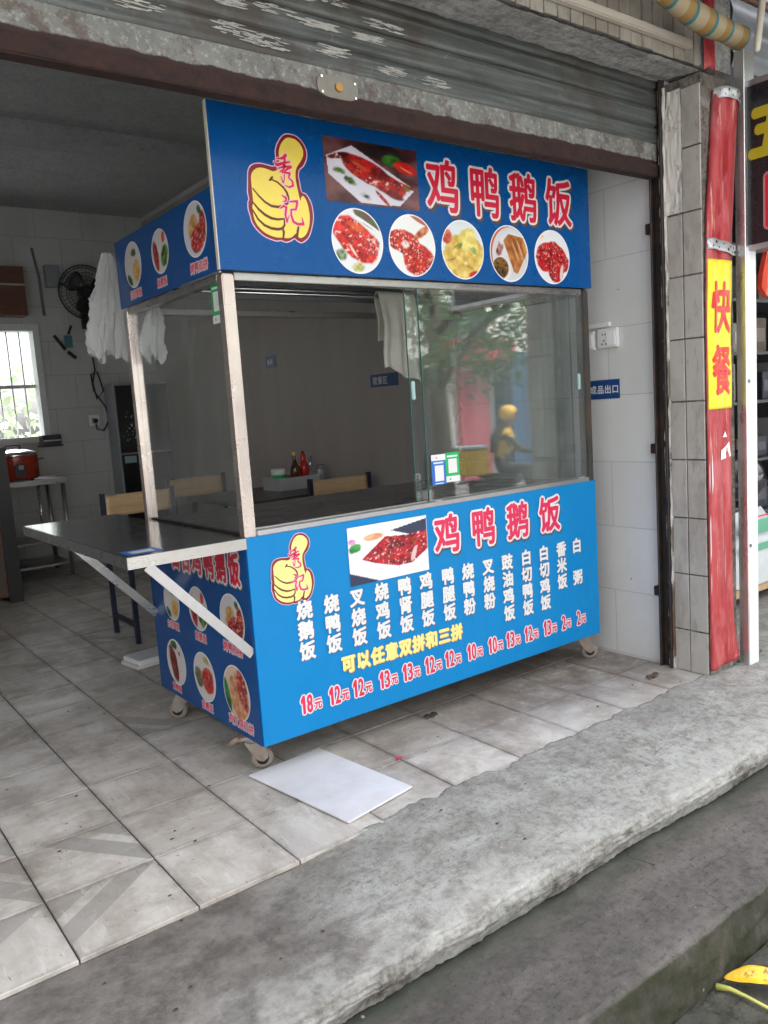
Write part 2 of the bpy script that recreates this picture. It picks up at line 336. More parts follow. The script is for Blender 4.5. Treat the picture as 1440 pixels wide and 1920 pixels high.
M['ink_yellow'] = ink('yellow_ink', (.80, .62, .10)); M['ink_pale'] = ink('pale_yellow_ink', (.85, .72, .25)); M['ink_maroon'] = ink('maroon_ink', (.20, .012, .02)); M['ink_line'] = ink('brown_line_ink', (.12, .02, .015))
M['ink_shadow'] = ink('dark_brown_ink', (.10, .05, .03)); M['ink_orange'] = ink('orange_ink', (.55, .25, .02)); M['ink_green'] = ink('green_ink', (.015, .40, .11)); M['ink_sky'] = ink('blue_ink', (.02, .13, .50)); M['ink_pinkish'] = ink('pale_pink_ink', (.75, .45, .62))
N = NT('printed_photo'); at = N.n('ShaderNodeAttribute', attribute_name='Col'); N.set(at.outputs['Color'], .28, 0, .45); M['photo'] = N.m

def glass(name, tint, dirt=.10, ior=1.5):
    N = NT(name); t = N.t; t.nodes.remove(N.b)
    tr = N.n('ShaderNodeBsdfTransparent'); tr.inputs[0].default_value = (*tint, 1); gl = N.n('ShaderNodeBsdfGlossy'); gl.inputs['Roughness'].default_value = .004
    fr = N.n('ShaderNodeFresnel'); ge = N.n('ShaderNodeNewGeometry'); N.put(N.rng(ge.outputs['Backfacing'], 0, 1, ior, 1 / ior), fr.inputs[0]); df = N.n('ShaderNodeBsdfDiffuse'); df.inputs[0].default_value = (.55, .57, .56, 1)
    k = N.rng(N.noise(2.6, 7, .7, N.mapping((1, 1, .5))), .42, .75, dirt * .15, dirt)
    m1 = N.n('ShaderNodeMixShader'); N.l(k, m1.inputs[0]); N.l(tr.outputs[0], m1.inputs[1]); N.l(df.outputs[0], m1.inputs[2])
    m2 = N.n('ShaderNodeMixShader'); N.l(fr.outputs[0], m2.inputs[0]); N.l(m1.outputs[0], m2.inputs[1]); N.l(gl.outputs[0], m2.inputs[2]); N.l(m2.outputs[0], N.out.inputs[0]); return N.m
M['glass'] = glass('greenish_sliding_glass', (.955, .975, .967), .085, 1.85)
M['side_glass'] = glass('smudged_side_glass', (.955, .97, .965), .15, 1.5)
M['window_glass'] = glass('frosted_window_glass', (.97, .98, .98), .08)
M['glass_edge'] = simple('green_glass_edge', (.04, .12, .10), .15)
M['glass_pull'] = simple('glass_pull', (.35, .5, .48), .1)
def sheet(name, c, trans=.5, rough=.35, alpha=.0):
    N = NT(name); t = N.t; N.set(N.mix(N.noise(8, 4), tuple(q * .9 for q in c), c), rough)
    tl = N.n('ShaderNodeBsdfTranslucent'); tl.inputs[0].default_value = (*c, 1); m = N.n('ShaderNodeMixShader'); m.inputs[0].default_value = trans
    N.l(N.b.outputs[0], m.inputs[1]); N.l(tl.outputs[0], m.inputs[2]); N.l(m.outputs[0], N.out.inputs[0])
    if alpha:
        tp = N.n('ShaderNodeBsdfTransparent'); m2 = N.n('ShaderNodeMixShader'); m2.inputs[0].default_value = alpha; N.l(m.outputs[0], m2.inputs[1]); N.l(tp.outputs[0], m2.inputs[2]); N.l(m2.outputs[0], N.out.inputs[0])
    return N.m
M['bag'] = sheet('white_thin_plastic', (.82, .83, .83), .5, .25, .38)
M['bag_dense'] = sheet('white_plastic_film', (.85, .86, .86), .4, .3, .12)
M['leaf'] = sheet('tree_leaf', (.07, .15, .045), .45, .4)
M['hedge_leaf'] = sheet('garden_leaf', (.45, .52, .36), .6, .4)
N = NT('yellow_leaf'); k = N.noise(18, 6, .7); vn = N.math('FRACT', N.math('MULTIPLY', N.sep()[0], 70.)); col = N.mix(N.rng(k, .38, .62), (.62, .30, .012), (.80, .50, .03)); col = N.mix(N.rng(vn, 0, .12, .35, 0.), col, (.78, .62, .15)); col = N.mix(N.rng(N.noise(33, 6, .7), .60, .66, 0, .85), col, (.16, .07, .02)); N.set(col, .45); N.bump(vn, .25, .001); M['yellow_leaf'] = N.m
N = NT('grey_towel_cloth'); k = N.noise(4, 6, .65); wv = N.noise(160, 2)
N.set(N.mix(N.rng(k, .35, .68), (.56, .53, .48), (.70, .66, .60)), .95, 0, .1); N.bump(wv, .5, .003); M['cloth'] = N.m
N = NT('faded_red_wrap'); k = N.noise(1.6, 6, .6, N.mapping((22, 22, 1.1))); b = N.noise(5, 6, .65, N.mapping((2, 2, .8)))
col = N.mix(N.rng(k, .40, .60), (.31, .022, .03), (.43, .06, .066)); col = N.mix(N.rng(b, .48, .62, 0, .6), col, (.55, .16, .17)); col = N.mix(N.rng(N.noise(2.1, 5, .65, N.mapping((40, 40, 1.0), loc=(3, 1, 2))), .60, .66, 0, .6), col, (.68, .40, .33))
N.set(col, .45, 0, .3); N.bump(k, .2, .006); M['red_wrap'] = N.m
M['banner_yellow'] = vinyl('yellow_banner_vinyl', (.86, .74, .05), .3, .05)
M['metal_post'] = stainless('satin_door_post', (.70, .70, .69), .30, 'z', dirt=(.4, .38, .35), amt=.25)
M['frame_dark'] = simple('dark_rail', (.03, .025, .024), .5, .4, var=.4, scale=30, dirt=(.12, .06, .03))
M['trunk'] = simple('bark', (.10, .08, .06), .9, var=.4, scale=8, bump=.6)
M['skin'] = simple('skin', (.45, .25, .17), .5, var=.05)

# ------------------------------------------------------------------ helpers: lettering and prints
_fc = bpy.data.curves.new('lettering_source', 'FONT'); _fo = bpy.data.objects.new('lettering_source', _fc); C.objects.link(_fo); _cache = {}
_cache['1'] = (np.array([(.30, 0), (.50, 0), (.50, .70), (.36, .70), (.12, .56), (.12, .42), (.30, .51)]), [(0, 1, 2, 3, 6), (3, 4, 5, 6)])
def glyph(ch):
    if ch not in _cache:
        _fc.body = ch; _fc.size = 1; _fc.resolution_u = 3
        dg = bpy.context.evaluated_depsgraph_get(); dg.update()
        me = bpy.data.meshes.new_from_object(_fo.evaluated_get(dg))
        v = np.array([p.co[:2] for p in me.vertices]) if len(me.vertices) else np.zeros((0, 2)); f = [tuple(p.vertices) for p in me.polygons]
        bpy.data.meshes.remove(me); _cache[ch] = (v, f)
    return _cache[ch]
RING = [(math.cos(a), math.sin(a)) for a in [2 * math.pi * k / 10 for k in range(10)]]
class Plane:
    """a printed plane: u to the right, v up, n out of it"""
    def __init__(s, o, u, v, n): s.o, s.u, s.v, s.n = map(Vector, (o, u, v, n))
    def p(s, a, b, h=0): return s.o + s.u * a + s.v * b + s.n * h
def put_char(mb, P, ch, cx, cy, w, h, bold, mi, lift, shift=(0, 0)):
    """one character, its ink box fitted to w x h round (cx, cy)"""
    v, f = glyph(ch)
    if not len(v): return
    wide = ord(ch) > 0x2000
    if wide: x0, x1, y0, y1 = .03, .97, -.08, .85
    else: x0, x1 = v[:, 0].min(), v[:, 0].max(); y0, y1 = 0, .70
    q = np.empty_like(v); q[:, 0] = (v[:, 0] - (x0 + x1) / 2) / (x1 - x0) * w + cx + shift[0]; q[:, 1] = (v[:, 1] - (y0 + y1) / 2) / (y1 - y0) * h + cy + shift[1]
    offs = [(0, 0)] if bold <= 0 else [(0, 0)] + [(a * bold, b * bold) for a, b in RING]
    for k, (dx, dy) in enumerate(offs):
        mb.add([P.p(a + dx, b + dy, lift + k * .00003) for a, b in q], f, mi)
def shape(mb, P, pts, mi, lift):
    v = [P.p(a, b, lift) for a, b in pts]
    t = bpy_tess([[(a, b, 0) for a, b in pts]]); mb.add(v, t, mi)
def bpy_tess(loops):
    from mathutils.geometry import tessellate_polygon
    return [tuple(f) for f in tessellate_polygon([[Vector(p) for p in l] for l in loops])]
def smooth_loop(pts, n=4):
    out = []; L = len(pts)
    for i in range(L):
        p0, p1, p2, p3 = [np.array(pts[(i + k) % L], float) for k in (-1, 0, 1, 2)]
        for j in range(n):
            t = j / n; out.append(tuple(.5 * ((2 * p1) + (-p0 + p2) * t + (2 * p0 - 5 * p1 + 4 * p2 - p3) * t * t + (-p0 + 3 * p1 - 3 * p2 + p3) * t ** 3)))
    return out
def stroke(mb, P, pts, ws, mi, lift, extra=0.):
    """brush stroke: round-jointed ribbon"""
    for k in range(len(pts)):
        r = ws[k] / 2 + extra; mb.add([P.p(pts[k][0] + r * math.cos(a), pts[k][1] + r * math.sin(a), lift + k * .00002) for a in [2 * math.pi * i / 10 for i in range(10)]], [tuple(range(10))], mi)
        if k:
            a = np.array(pts[k - 1]); b = np.array(pts[k]); d = b - a; d /= max(1e-9, np.linalg.norm(d)); nn = np.array((-d[1], d[0])); ra, rb = ws[k - 1] / 2 + extra, ws[k] / 2 + extra
            q = [a + nn * ra, a - nn * ra, b - nn * rb, b + nn * rb]; mb.add([P.p(x, y, lift + k * .00002 + .00001) for x, y in q], [(0, 1, 2, 3)], mi)
OUT = [(840,100),(950,115),(1040,190),(1095,300),(1090,420),(1030,540),(955,610),(930,700),(940,800),(965,955),(1040,985),(1100,1080),(1130,1200),(1130,1350),(1090,1500),(1040,1620),(980,1690),(900,1735),(830,1710),(790,1680),(720,1720),(640,1745),(560,1725),(490,1738),(400,1718),(300,1680),(200,1600),(130,1500),(108,1400),(85,1300),(90,1200),(108,1150),(95,1050),(105,960),(115,850),(130,740),(170,665),(240,620),(340,605),(440,615),(520,622),(580,590),(590,480),(590,380),(620,290),(680,190),(750,120)]
INN = [(850,145),(940,165),(1010,230),(1045,310),(1035,400),(985,490),(920,580),(890,670),(885,790),(905,930),(935,1090),(950,1050),(985,1010),(1035,1070),(1065,1180),(1075,1330),(1050,1480),(1000,1590),(940,1650),(880,1670),(845,1640),(838,1590),(800,1620),(740,1670),(660,1690),(600,1685),(500,1690),(400,1670),(290,1620),(200,1530),(160,1440),(148,1350),(145,1260),(163,1180),(160,1040),(160,900),(165,800),(200,730),(270,675),(360,660),(450,675),(530,690),(600,650),(630,580),(635,480),(640,380),(680,270),(740,190),(790,155)]
LINES = [[(455,832),(480,812),(500,780)],[(490,820),(580,850),(670,920),(720,990),(738,1070),(715,1150),(640,1200),(560,1225),(450,1220),(350,1170),(260,1090),(175,990)],[(160,1195),(240,1290),(330,1360),(430,1405),(530,1415),(640,1395)],[(140,1300),(220,1440),(310,1520),(420,1560),(530,1565),(600,1545),(640,1490),(640,1400)],[(600,1545),(618,1600),(600,1690)],[(870,1500),(850,1570),(838,1650)]]
BR = [([(745,425),(690,475),(580,500)],[48,40,14]),([(545,545),(590,590),(700,545),(800,520)],[16,48,36,26]),([(725,470),(715,560),(690,650),(630,690)],[34,40,34,16]),([(600,640),(700,600),(815,590),(740,640),(690,690)],[14,34,42,30,16]),([(640,760),(670,850),(690,800),(700,720)],[14,20,14,18]),([(670,690),(790,690),(765,760),(825,810),(830,870),(770,905),(690,885)],[26,34,22,30,34,26,10]),
      ([(635,1045),(700,1075),(690,1125),(640,1135)],[16,40,28,10]),([(590,1240),(650,1200),(690,1215),(665,1330),(682,1440),(725,1330)],[18,34,34,34,30,8]),([(750,1125),(880,1105),(870,1160),(845,1235),(770,1245)],[20,38,38,30,26]),([(765,1250),(760,1340),(790,1430),(860,1460),(955,1450),(940,1350)],[26,34,38,38,40,8])]
def logo(P, x0, x1, z0, z1, parent, fill):
    """thumbs-up hand in maroon outline with two brush characters"""
    mb = MB(); fx = lambda q: (x0 + (q[0] - 85) / (1130 - 85) * (x1 - x0), z1 - (q[1] - 100) / (1745 - 100) * (z1 - z0)); k = (x1 - x0) / (1130 - 85)
    o = [fx(q) for q in smooth_loop(OUT)]
    cx = sum(p[0] for p in o) / len(o); cy = sum(p[1] for p in o) / len(o)
    for i in range(len(o)):
        a = o[i]; b = o[(i + 1) % len(o)]; stroke(mb, P, [a, b], [k * 30, k * 30], 3, .0004)
    shape(mb, P, o, 0, .0007); shape(mb, P, [fx(q) for q in smooth_loop(INN)], 1, .0010)
    for ln in LINES:
        pts = [fx(q) for q in ln]; n = len(pts); stroke(mb, P, pts, [k * (18 + 22 * math.sin(math.pi * (i + .5) / n)) for i in range(n)], 2, .0013)
    for pts, ws in BR: stroke(mb, P, [fx(q) for q in pts], [k * q for q in ws], 3, .0017, k * 11)
    for pts, ws in BR: stroke(mb, P, [fx(q) for q in pts], [k * q * .95 for q in ws], 4, .0021)
    mb.build('logo', [M['ink_maroon'], fill, M['ink_line'], M['ink_pinkish'], M['ink_red']], parent)

# --- little painter for the printed food photographs
def lin(c): c = np.array(c, float) / 255; return np.where(c <= .04045, c / 12.92, ((c + .055) / 1.055) ** 2.4)
def vnoise(U, V, s, seed):
    rs = np.random.RandomState(seed); T = rs.rand(64, 64); x = U * s + 31.7; y = V * s + 17.3; xi = np.floor(x).astype(int); yi = np.floor(y).astype(int); fx = x - xi; fy = y - yi; fx = fx * fx * (3 - 2 * fx); fy = fy * fy * (3 - 2 * fy)
    g = lambda a, b: T[(a) % 64, (b) % 64]; return (g(xi, yi) * (1 - fx) + g(xi + 1, yi) * fx) * (1 - fy) + (g(xi, yi + 1) * (1 - fx) + g(xi + 1, yi + 1) * fx) * fy
def fn(U, V, s, seed): return .55 * vnoise(U, V, s, seed) + .3 * vnoise(U, V, s * 2.1, seed + 1) + .15 * vnoise(U, V, s * 4.3, seed + 2)
class Paint:
    def __init__(s, U, V, bgc, seed): s.U, s.V, s.seed = U, V, seed; s.c = np.ones(U.shape + (3,)) * lin(bgc)
    def bl(s, m, col): m = np.clip(m, 0, 1)[..., None]; s.c = s.c * (1 - m) + (lin(col) if np.ndim(col) == 1 else col) * m
    def ell(s, cx, cy, rx, ry, rot=0, soft=.12, wob=.0, ws=3):
        a = R(rot); x = s.U - cx; y = s.V - cy; X = x * math.cos(a) + y * math.sin(a); Y = -x * math.sin(a) + y * math.cos(a); d = np.sqrt((X / rx) ** 2 + (Y / ry) ** 2)
        if wob: d = d + wob * (fn(s.U, s.V, ws, s.seed + 9) - .5) * 2
        return np.clip((1 - d) / soft, 0, 1)
    def poly(s, pts):
        ins = np.zeros(s.U.shape, bool); j = len(pts) - 1
        for i in range(len(pts)):
            xi, yi = pts[i]; xj, yj = pts[j]
            if yi != yj: ins ^= ((yi > s.V) != (yj > s.V)) & (s.U < (xj - xi) * (s.V - yi) / (yj - yi) + xi)
            j = i
        return ins.astype(float)
    def meat(s, m, dark=(96, 12, 14), mid=(190, 28, 30), hi=(240, 205, 205), sc_=5, amt=.70):
        n = fn(s.U, s.V, sc_, s.seed + 20); k = np.clip((n - .25) / .4, 0, 1)[..., None]; col = lin(dark) * (1 - k) + lin(mid) * k
        s.bl(m, col); h = np.clip((fn(s.U, s.V, sc_ * 2.3, s.seed + 40) - amt) / .07, 0, 1); s.bl(m * h * .85, hi); o = np.clip((fn(s.U, s.V, sc_ * 1.4, s.seed + 60) - .62) / .1, 0, 1); s.bl(m * o * .5, (214, 90, 40))
        d = np.clip((fn(s.U, s.V, sc_ * 1.8, s.seed + 80) - .63) / .06, 0, 1); s.bl(m * d * .7, (60, 8, 10))
    def tex(s, m, a, b, sc_=6, seed=3): k = np.clip((fn(s.U, s.V, sc_, s.seed + seed) - .3) / .4, 0, 1)[..., None]; s.bl(m, lin(a) * (1 - k) + lin(b) * k)
def paint(kind, U, V, seed=1):
    if kind == 'goose':      # whole roast bird on a white board
        p = Paint(U, V, (96, 58, 58), seed); p.tex(np.ones(U.shape), (70, 36, 40), (128, 84, 84), 2); p.tex(p.ell(.25, .75, .7, .4, -10, .4), (28, 18, 22), (52, 36, 34))
        p.bl(p.poly([(-.95, .42), (-.42, .83), (.92, -.32), (.55, -.92), (-.3, -.93), (-.92, -.15)]), (214, 210, 222)); p.tex(p.ell(.42, .55, .22, .22, 0, .4, .3), (18, 70, 24), (62, 128, 44), 7)
        p.tex(p.ell(.72, .36, .3, .2, -32, .2), (160, 12, 18), (214, 44, 40)); p.bl(p.ell(.74, .3, .2, .016, -32, .5), (232, 190, 150))
        for a, b in ((-.72, .0), (-.5, -.28), (-.18, -.72), (.7, -.3)): p.tex(p.ell(a, b, .16, .11, -35, .5, .5, 8), (16, 44, 20), (90, 128, 40), 10)
        p.meat(p.ell(-.12, .08, .66, .34, -38, .08, .08), amt=.73); p.meat(p.ell(.3, -.25, .5, .3, -42, .1, .1), amt=.66); p.meat(p.ell(.18, -.72, .3, .05, -58, .2)); p.meat(p.ell(.72, -.22, .3, .045, -32, .2)); p.meat(p.ell(-.72, .45, .26, .1, 25, .2, .2), (50, 12, 12), (120, 24, 20)); p.bl(p.ell(-.3, .25, .3, .07, -38, .6) * .5, (226, 96, 70)); p.tex(p.ell(.45, -.58, .28, .12, -30, .3, .2), (50, 8, 14), (120, 20, 24))
    elif kind == 'roast_plate':  # chopped roast on white rice board
        p = Paint(U, V, (238, 240, 246), seed); p.bl(p.poly([(.05, .68), (1, .9), (1, .18)]), (52, 56, 84)); p.bl(p.poly([(-1, -.55), (-1, -1), (-.28, -1)]), (40, 48, 80)); p.bl(p.ell(-.38, .52, .34, .2, 4, .06), (250, 246, 246)); p.tex(p.ell(-.38, .56, .27, .13, 4, .15), (214, 140, 104), (240, 182, 140))
        p.tex(p.ell(-.85, .28, .17, .2, 0, .3, .4, 7), (26, 110, 50), (70, 170, 80), 9); p.tex(p.ell(-.9, .5, .1, .1, 0, .4, .3), (190, 90, 160), (220, 150, 200)); p.meat(p.poly([(-.7, -.15), (-.1, .5), (.5, .42), (1, .5), (1, -.2), (.55, -.62), (.2, -.62), (-.4, -.35)]) * p.ell(.2, 0, 1.0, .75, 0, .1, .15), (110, 8, 22), (196, 24, 42), (250, 215, 220), 7, .67); p.bl(p.ell(.62, -.3, .07, .3, -14, .3), (226, 190, 186)); p.bl(p.ell(.25, -.5, .015, .3, -10, .5) * .7, (70, 8, 16))
    elif kind == 'bird':
        p = Paint(U, V, (226, 226, 228), seed); p.tex(p.ell(.5, .75, .7, .3, -25, .1), (110, 70, 70), (70, 110, 60)); p.bl(p.ell(.35, .58, .75, .05, -25, .3), (236, 234, 236)); p.tex(p.ell(-.7, -.45, .3, .25, 0, .4, .4), (30, 70, 30), (150, 170, 130), 9); p.tex(p.ell(-.05, -.8, .3, .16, 0, .4, .4), (150, 160, 40), (210, 205, 160), 9)
        p.meat(p.ell(-.1, .05, .98, .58, -35, .08, .08), (150, 12, 16), (226, 40, 40), (250, 215, 205), 5, .67); p.bl(p.ell(0, .42, .42, .16, -20, .5) * .7, (232, 104, 50)); p.bl(p.ell(-.2, -.3, .3, .05, -55, .4) * .9, (245, 215, 200)); p.meat(p.ell(.55, -.1, .3, .35, -40, .2, .3), (120, 10, 20), (220, 60, 60), (250, 230, 225), 9, .6)
    elif kind == 'pieces':
        p = Paint(U, V, (232, 232, 230), seed); p.bl(p.ell(.5, .95, .8, .25, -20, .1), (176, 92, 64)); p.meat(p.ell(-.35, .1, .68, .4, -10, .08, .15), (140, 10, 14), (222, 40, 36), (250, 215, 200), 8, .64); p.meat(p.ell(.25, -.45, .75, .55, -8, .08, .15), (130, 8, 12), (216, 34, 34), (250, 215, 200), 8, .65); p.tex(p.ell(.45, .45, .45, .14, 30, .3, .3), (150, 60, 40), (228, 150, 100), 7); p.tex(p.ell(-.3, .02, .2, .15, 0, .4, .3), (210, 160, 140), (240, 220, 215), 9)
    elif kind == 'pale_chicken':
        p = Paint(U, V, (214, 222, 224), seed); p.tex(p.ell(.05, -.25, 1.05, .85, 0, .06, .15), (196, 158, 62), (238, 214, 130), 4); p.tex(p.ell(-.75, .4, .28, .3, 20, .3, .3), (170, 50, 40), (230, 130, 90)); p.tex(p.ell(.2, .35, .55, .4, 20, .2, .25), (214, 190, 88), (240, 224, 140), 5)
        for a, b, c in ((-.3, .12, 30), (.45, .0, -30), (-.55, -.35, 15), (.2, -.55, -20)): p.bl(p.ell(a, b, .3, .035, c, .6) * .8, (140, 84, 30))
        p.tex(p.ell(-.15, .12, .22, .09, 35, .5), (96, 130, 60), (160, 180, 100)); p.tex(p.ell(.52, .0, .2, .13, -40, .5), (90, 140, 60), (170, 190, 110)); p.tex(p.ell(.45, -.8, .3, .12, 15, .4), (150, 20, 30), (200, 50, 40)); p.bl(p.ell(.1, -.45, .12, .1, 0, .8) * .7, (252, 242, 190))
    elif kind == 'sliced':
        p = Paint(U, V, (206, 206, 208), seed); p.bl(1 - p.ell(.1, -.05, 1.0, 1.0, 0, .03), (190, 90, 44)); p.bl(p.ell(.1, .35, .7, .55, 20, .5) * .4, (240, 240, 240)); p.tex(p.poly([(-.3, .45), (.0, .7), (.75, .6), (.95, .1), (.4, -.7), (.2, -.65)]), (150, 84, 38), (206, 140, 76), 4)
        for k in range(5): p.bl(p.ell(.18 + .13 * k, .1 + .02 * k, .03, .5, 25, .5) * .75, (232, 200, 160) if k % 2 else (92, 44, 20))
        p.tex(p.ell(-.5, .15, .18, .3, -25, .4, .4, 9), (90, 30, 26), (200, 130, 120), 9); p.bl(p.ell(-.42, -.55, .5, .46, 0, .04), (224, 218, 216)); p.tex(p.ell(-.48, -.52, .42, .39, 0, .06), (34, 22, 20), (150, 108, 48), 12)
    elif kind == 'char_siu':
        p = Paint(U, V, (226, 228, 230), seed); p.meat(p.ell(0, -.05, .95, .62, -8, .05, .12), (120, 6, 16), (206, 22, 36), (250, 205, 200), 8, .66); p.meat(p.ell(.15, -.5, .45, .45, 0, .1, .15), (110, 6, 16), (196, 20, 34), (250, 205, 200), 8, .66); p.bl(p.ell(.5, -.55, .1, .35, -14, .3), (228, 200, 196)); p.tex(p.ell(-.6, .7, .2, .1, 20, .5), (226, 180, 90), (240, 220, 180))
    elif kind == 'cut_chicken':
        p = Paint(U, V, (206, 200, 196), seed); p.tex(p.ell(.35, -.3, .5, .45, 70, .2, .15), (196, 140, 66), (226, 184, 110)); p.tex(p.ell(.15, .5, .3, .2, -10, .3, .3), (30, 46, 34), (70, 96, 60), 8); p.tex(p.ell(-.5, -.6, .4, .2, -40, .2), (20, 60, 26), (52, 110, 44)); p.bl(p.ell(.3, -.55, .3, .02, -10, .5), (90, 40, 14))
    elif kind == 'greens':
        p = Paint(U, V, (208, 202, 202), seed); p.meat(p.ell(-.5, -.15, .32, .75, 12, .15, .15), (96, 8, 16), (170, 22, 34), (226, 130, 120), 6, .62); p.tex(p.ell(.45, -.3, .4, .55, -30, .15, .2), (20, 60, 18), (104, 150, 52), 7); p.tex(p.ell(.5, .55, .2, .28, 0, .2), (180, 60, 30), (220, 110, 60)); p.bl(p.ell(.4, -.3, .3, .03, 55, .5) * .6, (190, 214, 130))
    elif kind == 'two_meats':
        p = Paint(U, V, (206, 204, 208), seed); p.tex(p.ell(-.15, .1, .5, .42, 60, .15, .15), (180, 130, 70), (226, 186, 130)); p.meat(p.ell(.2, -.35, .7, .5, 20, .1, .15), (110, 10, 16), (188, 26, 36), (236, 190, 180), 6, .62); p.tex(p.ell(.45, .62, .22, .16, -40, .3), (22, 60, 24), (80, 120, 50)); p.meat(p.ell(.65, .1, .3, .5, 0, .2), (110, 10, 16), (200, 60, 46), (236, 200, 180), 6, .62)
        for k in range(3): p.bl(p.ell(-.3 + .22 * k, .2, .02, .3, -15, .5) * .7, (120, 66, 24))
    elif kind == 'braised':
        p = Paint(U, V, (212, 206, 202), seed); p.meat(p.ell(-.25, -.1, .42, .8, 15, .12, .2), (60, 8, 12), (134, 24, 28), (196, 90, 80), 6, .66); p.tex(p.ell(-.1, .75, .35, .2, 0, .2, .2), (16, 56, 24), (60, 120, 50)); p.tex(p.ell(.4, .45, .12, .12, 0, .4), (120, 30, 26), (170, 60, 50))
    elif kind == 'pork':
        p = Paint(U, V, (212, 206, 204), seed); p.meat(p.ell(.3, -.1, .55, .55, 0, .1, .12), (140, 8, 14), (200, 26, 34), (240, 170, 160), 7, .62); p.tex(p.ell(-.55, -.1, .32, .5, 10, .2, .3), (50, 60, 34), (120, 120, 84), 6); p.tex(p.ell(.25, .7, .35, .16, -20, .3), (90, 110, 50), (210, 196, 110))
    else:
        p = Paint(U, V, (214, 190, 170), seed); p.tex(p.ell(.15, -.1, .7, .9, 15, .1, .15), (180, 110, 70), (222, 172, 130)); p.meat(p.ell(.45, .2, .4, .8, 15, .2, .2), (110, 14, 20), (176, 40, 44), (226, 170, 150), 6, .63); p.tex(p.ell(-.75, -.2, .25, .75, 15, .15), (10, 80, 40), (40, 140, 76))
        for k in range(3): p.bl(p.ell(.0 + .25 * k, -.2, .025, .6, 12, .5) * .6, (120, 40, 30))
    return np.clip(p.c * .92, 0, 1)
def photo(P, cx, cy, w, h, kind, parent, seed=1, disc=True, res=72, lift=.0008, ring=True):
    nx = res; ny = max(8, int(res * h / w)) if not disc else res
    gx, gy = np.meshgrid(np.linspace(-1, 1, nx + 1), np.linspace(-1, 1, ny + 1))
    if disc:
        U = gx * np.sqrt(1 - gy ** 2 / 2); V = gy * np.sqrt(1 - gx ** 2 / 2)
    else: U, V = gx, gy
    col = paint(kind, U, V, seed)
    if disc and ring: rr = np.sqrt(U ** 2 + V ** 2); m = np.clip((rr - .955) / .02, 0, 1)[..., None]; col = col * (1 - m) + .80 * m
    mb = MB(); v = [P.p(cx + a * w / 2, cy + b * h / 2, lift) for a, b in zip(U.ravel(), V.ravel())]
    f = [(j * (nx + 1) + i, j * (nx + 1) + i + 1, (j + 1) * (nx + 1) + i + 1, (j + 1) * (nx + 1) + i) for j in range(ny) for i in range(nx)]
    mb.add(v, f); o = mb.build('food_photo', M['photo'], parent)
    ca = o.data.color_attributes.new('Col', 'FLOAT_COLOR', 'POINT'); a = np.ones((len(v), 4), np.float32); a[:, :3] = col.reshape(-1, 3); ca.data.foreach_set('color', a.ravel()); return o

# ================================================================== SETTING: ground
def tile_floor():
    pit_x = .3093; pit_y = .3128; g = .0024; vs = []; fs = []; uv = []; rn = []; rnd = random.Random(3)
    x0 = -.781 - 12 * pit_x; y0 = -.485
    for i in range(21):
        for j in range(20):
            xa = x0 + i * pit_x + g; xb = x0 + (i + 1) * pit_x - g; ya = y0 + j * pit_y + g; yb = y0 + (j + 1) * pit_y - g
            xb = min(xb, 1.953); yb = min(yb, 5.498)
            if xb - xa < .02 or yb - ya < .02: continue
            tz = rnd.uniform(-.0009, .0009); tx = rnd.uniform(-.0025, .0025); ty = rnd.uniform(-.0025, .0025); b = len(vs); e = .002
            for k, (x, y) in enumerate(((xa + e, ya + e), (xb - e, ya + e), (xb - e, yb - e), (xa + e, yb - e))): vs.append((x, y, tz + tx * (x - (xa + xb) / 2) + ty * (y - (ya + yb) / 2)))
            for k, (x, y) in enumerate(((xa, ya), (xb, ya), (xb, yb), (xa, yb))): vs.append((x, y, vs[b + k][2] - .0018))
            for k, (x, y) in enumerate(((xa, ya), (xb, ya), (xb, yb), (xa, yb))): vs.append((x, y, -.012))
            rot = rnd.randrange(4); cs = [(0, 0), (1, 0), (1, 1), (0, 1)]; cs = cs[rot:] + cs[:rot]; r = (rnd.random(), rnd.random(), rnd.random())
            r = ((.9 if (i in (10, 11) and j < 5) or (i == 12 and j < 2) or (i * 7 + j * 3) % 11 == 0 else .1), r[1], r[2])
            for f, uvs in (((0, 1, 2, 3), cs), *[((k, k + 4, (k + 1) % 4 + 4, (k + 1) % 4), [cs[k]] * 4) for k in range(4)], *[((k + 4, k + 8, (k + 1) % 4 + 8, (k + 1) % 4 + 4), [cs[k]] * 4) for k in range(4)]):
                fs.append([b + q for q in f]); uv += uvs; rn += [r] * 4
    me = bpy.data.meshes.new('tiled_floor'); me.from_pydata(vs, [], fs); u = me.uv_layers.new(name='uv'); u.data.foreach_set('uv', [c for p in uv for c in p])
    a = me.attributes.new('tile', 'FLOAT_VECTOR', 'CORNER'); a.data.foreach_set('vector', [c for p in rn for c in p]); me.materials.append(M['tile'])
    b = len(vs); o = bpy.data.objects.new('tiled_floor', me); C.objects.link(o); tag(o, kind='structure')
    MB().box(-4.5, 1.957, -.478, 5.5, -.12, -.005).build('floor_bed', M['grout']); tag(bpy.data.objects['floor_bed'], kind='structure')
tile_floor()
def fbm(x, y, s, o=4, z=0.): return mnoise.fractal(Vector((x * s, y * s, z)), 1.0, 2.0, o)
def slab(name, mat, xs, prof, fn_):
    mb = MB(); nv = len(prof); v = []
    for x in xs:
        for k in range(nv): v.append(fn_(x, prof[k], k))
    f = [(i * nv + k, (i + 1) * nv + k, (i + 1) * nv + k + 1, i * nv + k + 1) for i in range(len(xs) - 1) for k in range(nv - 1)]
    mb.add(v, [q[::-1] for q in f], 0, True); o = mb.build(name, mat); return tag(o, kind='structure')
def chip(x, u, s): return abs(fbm(x, u, s, 5)) ** .8
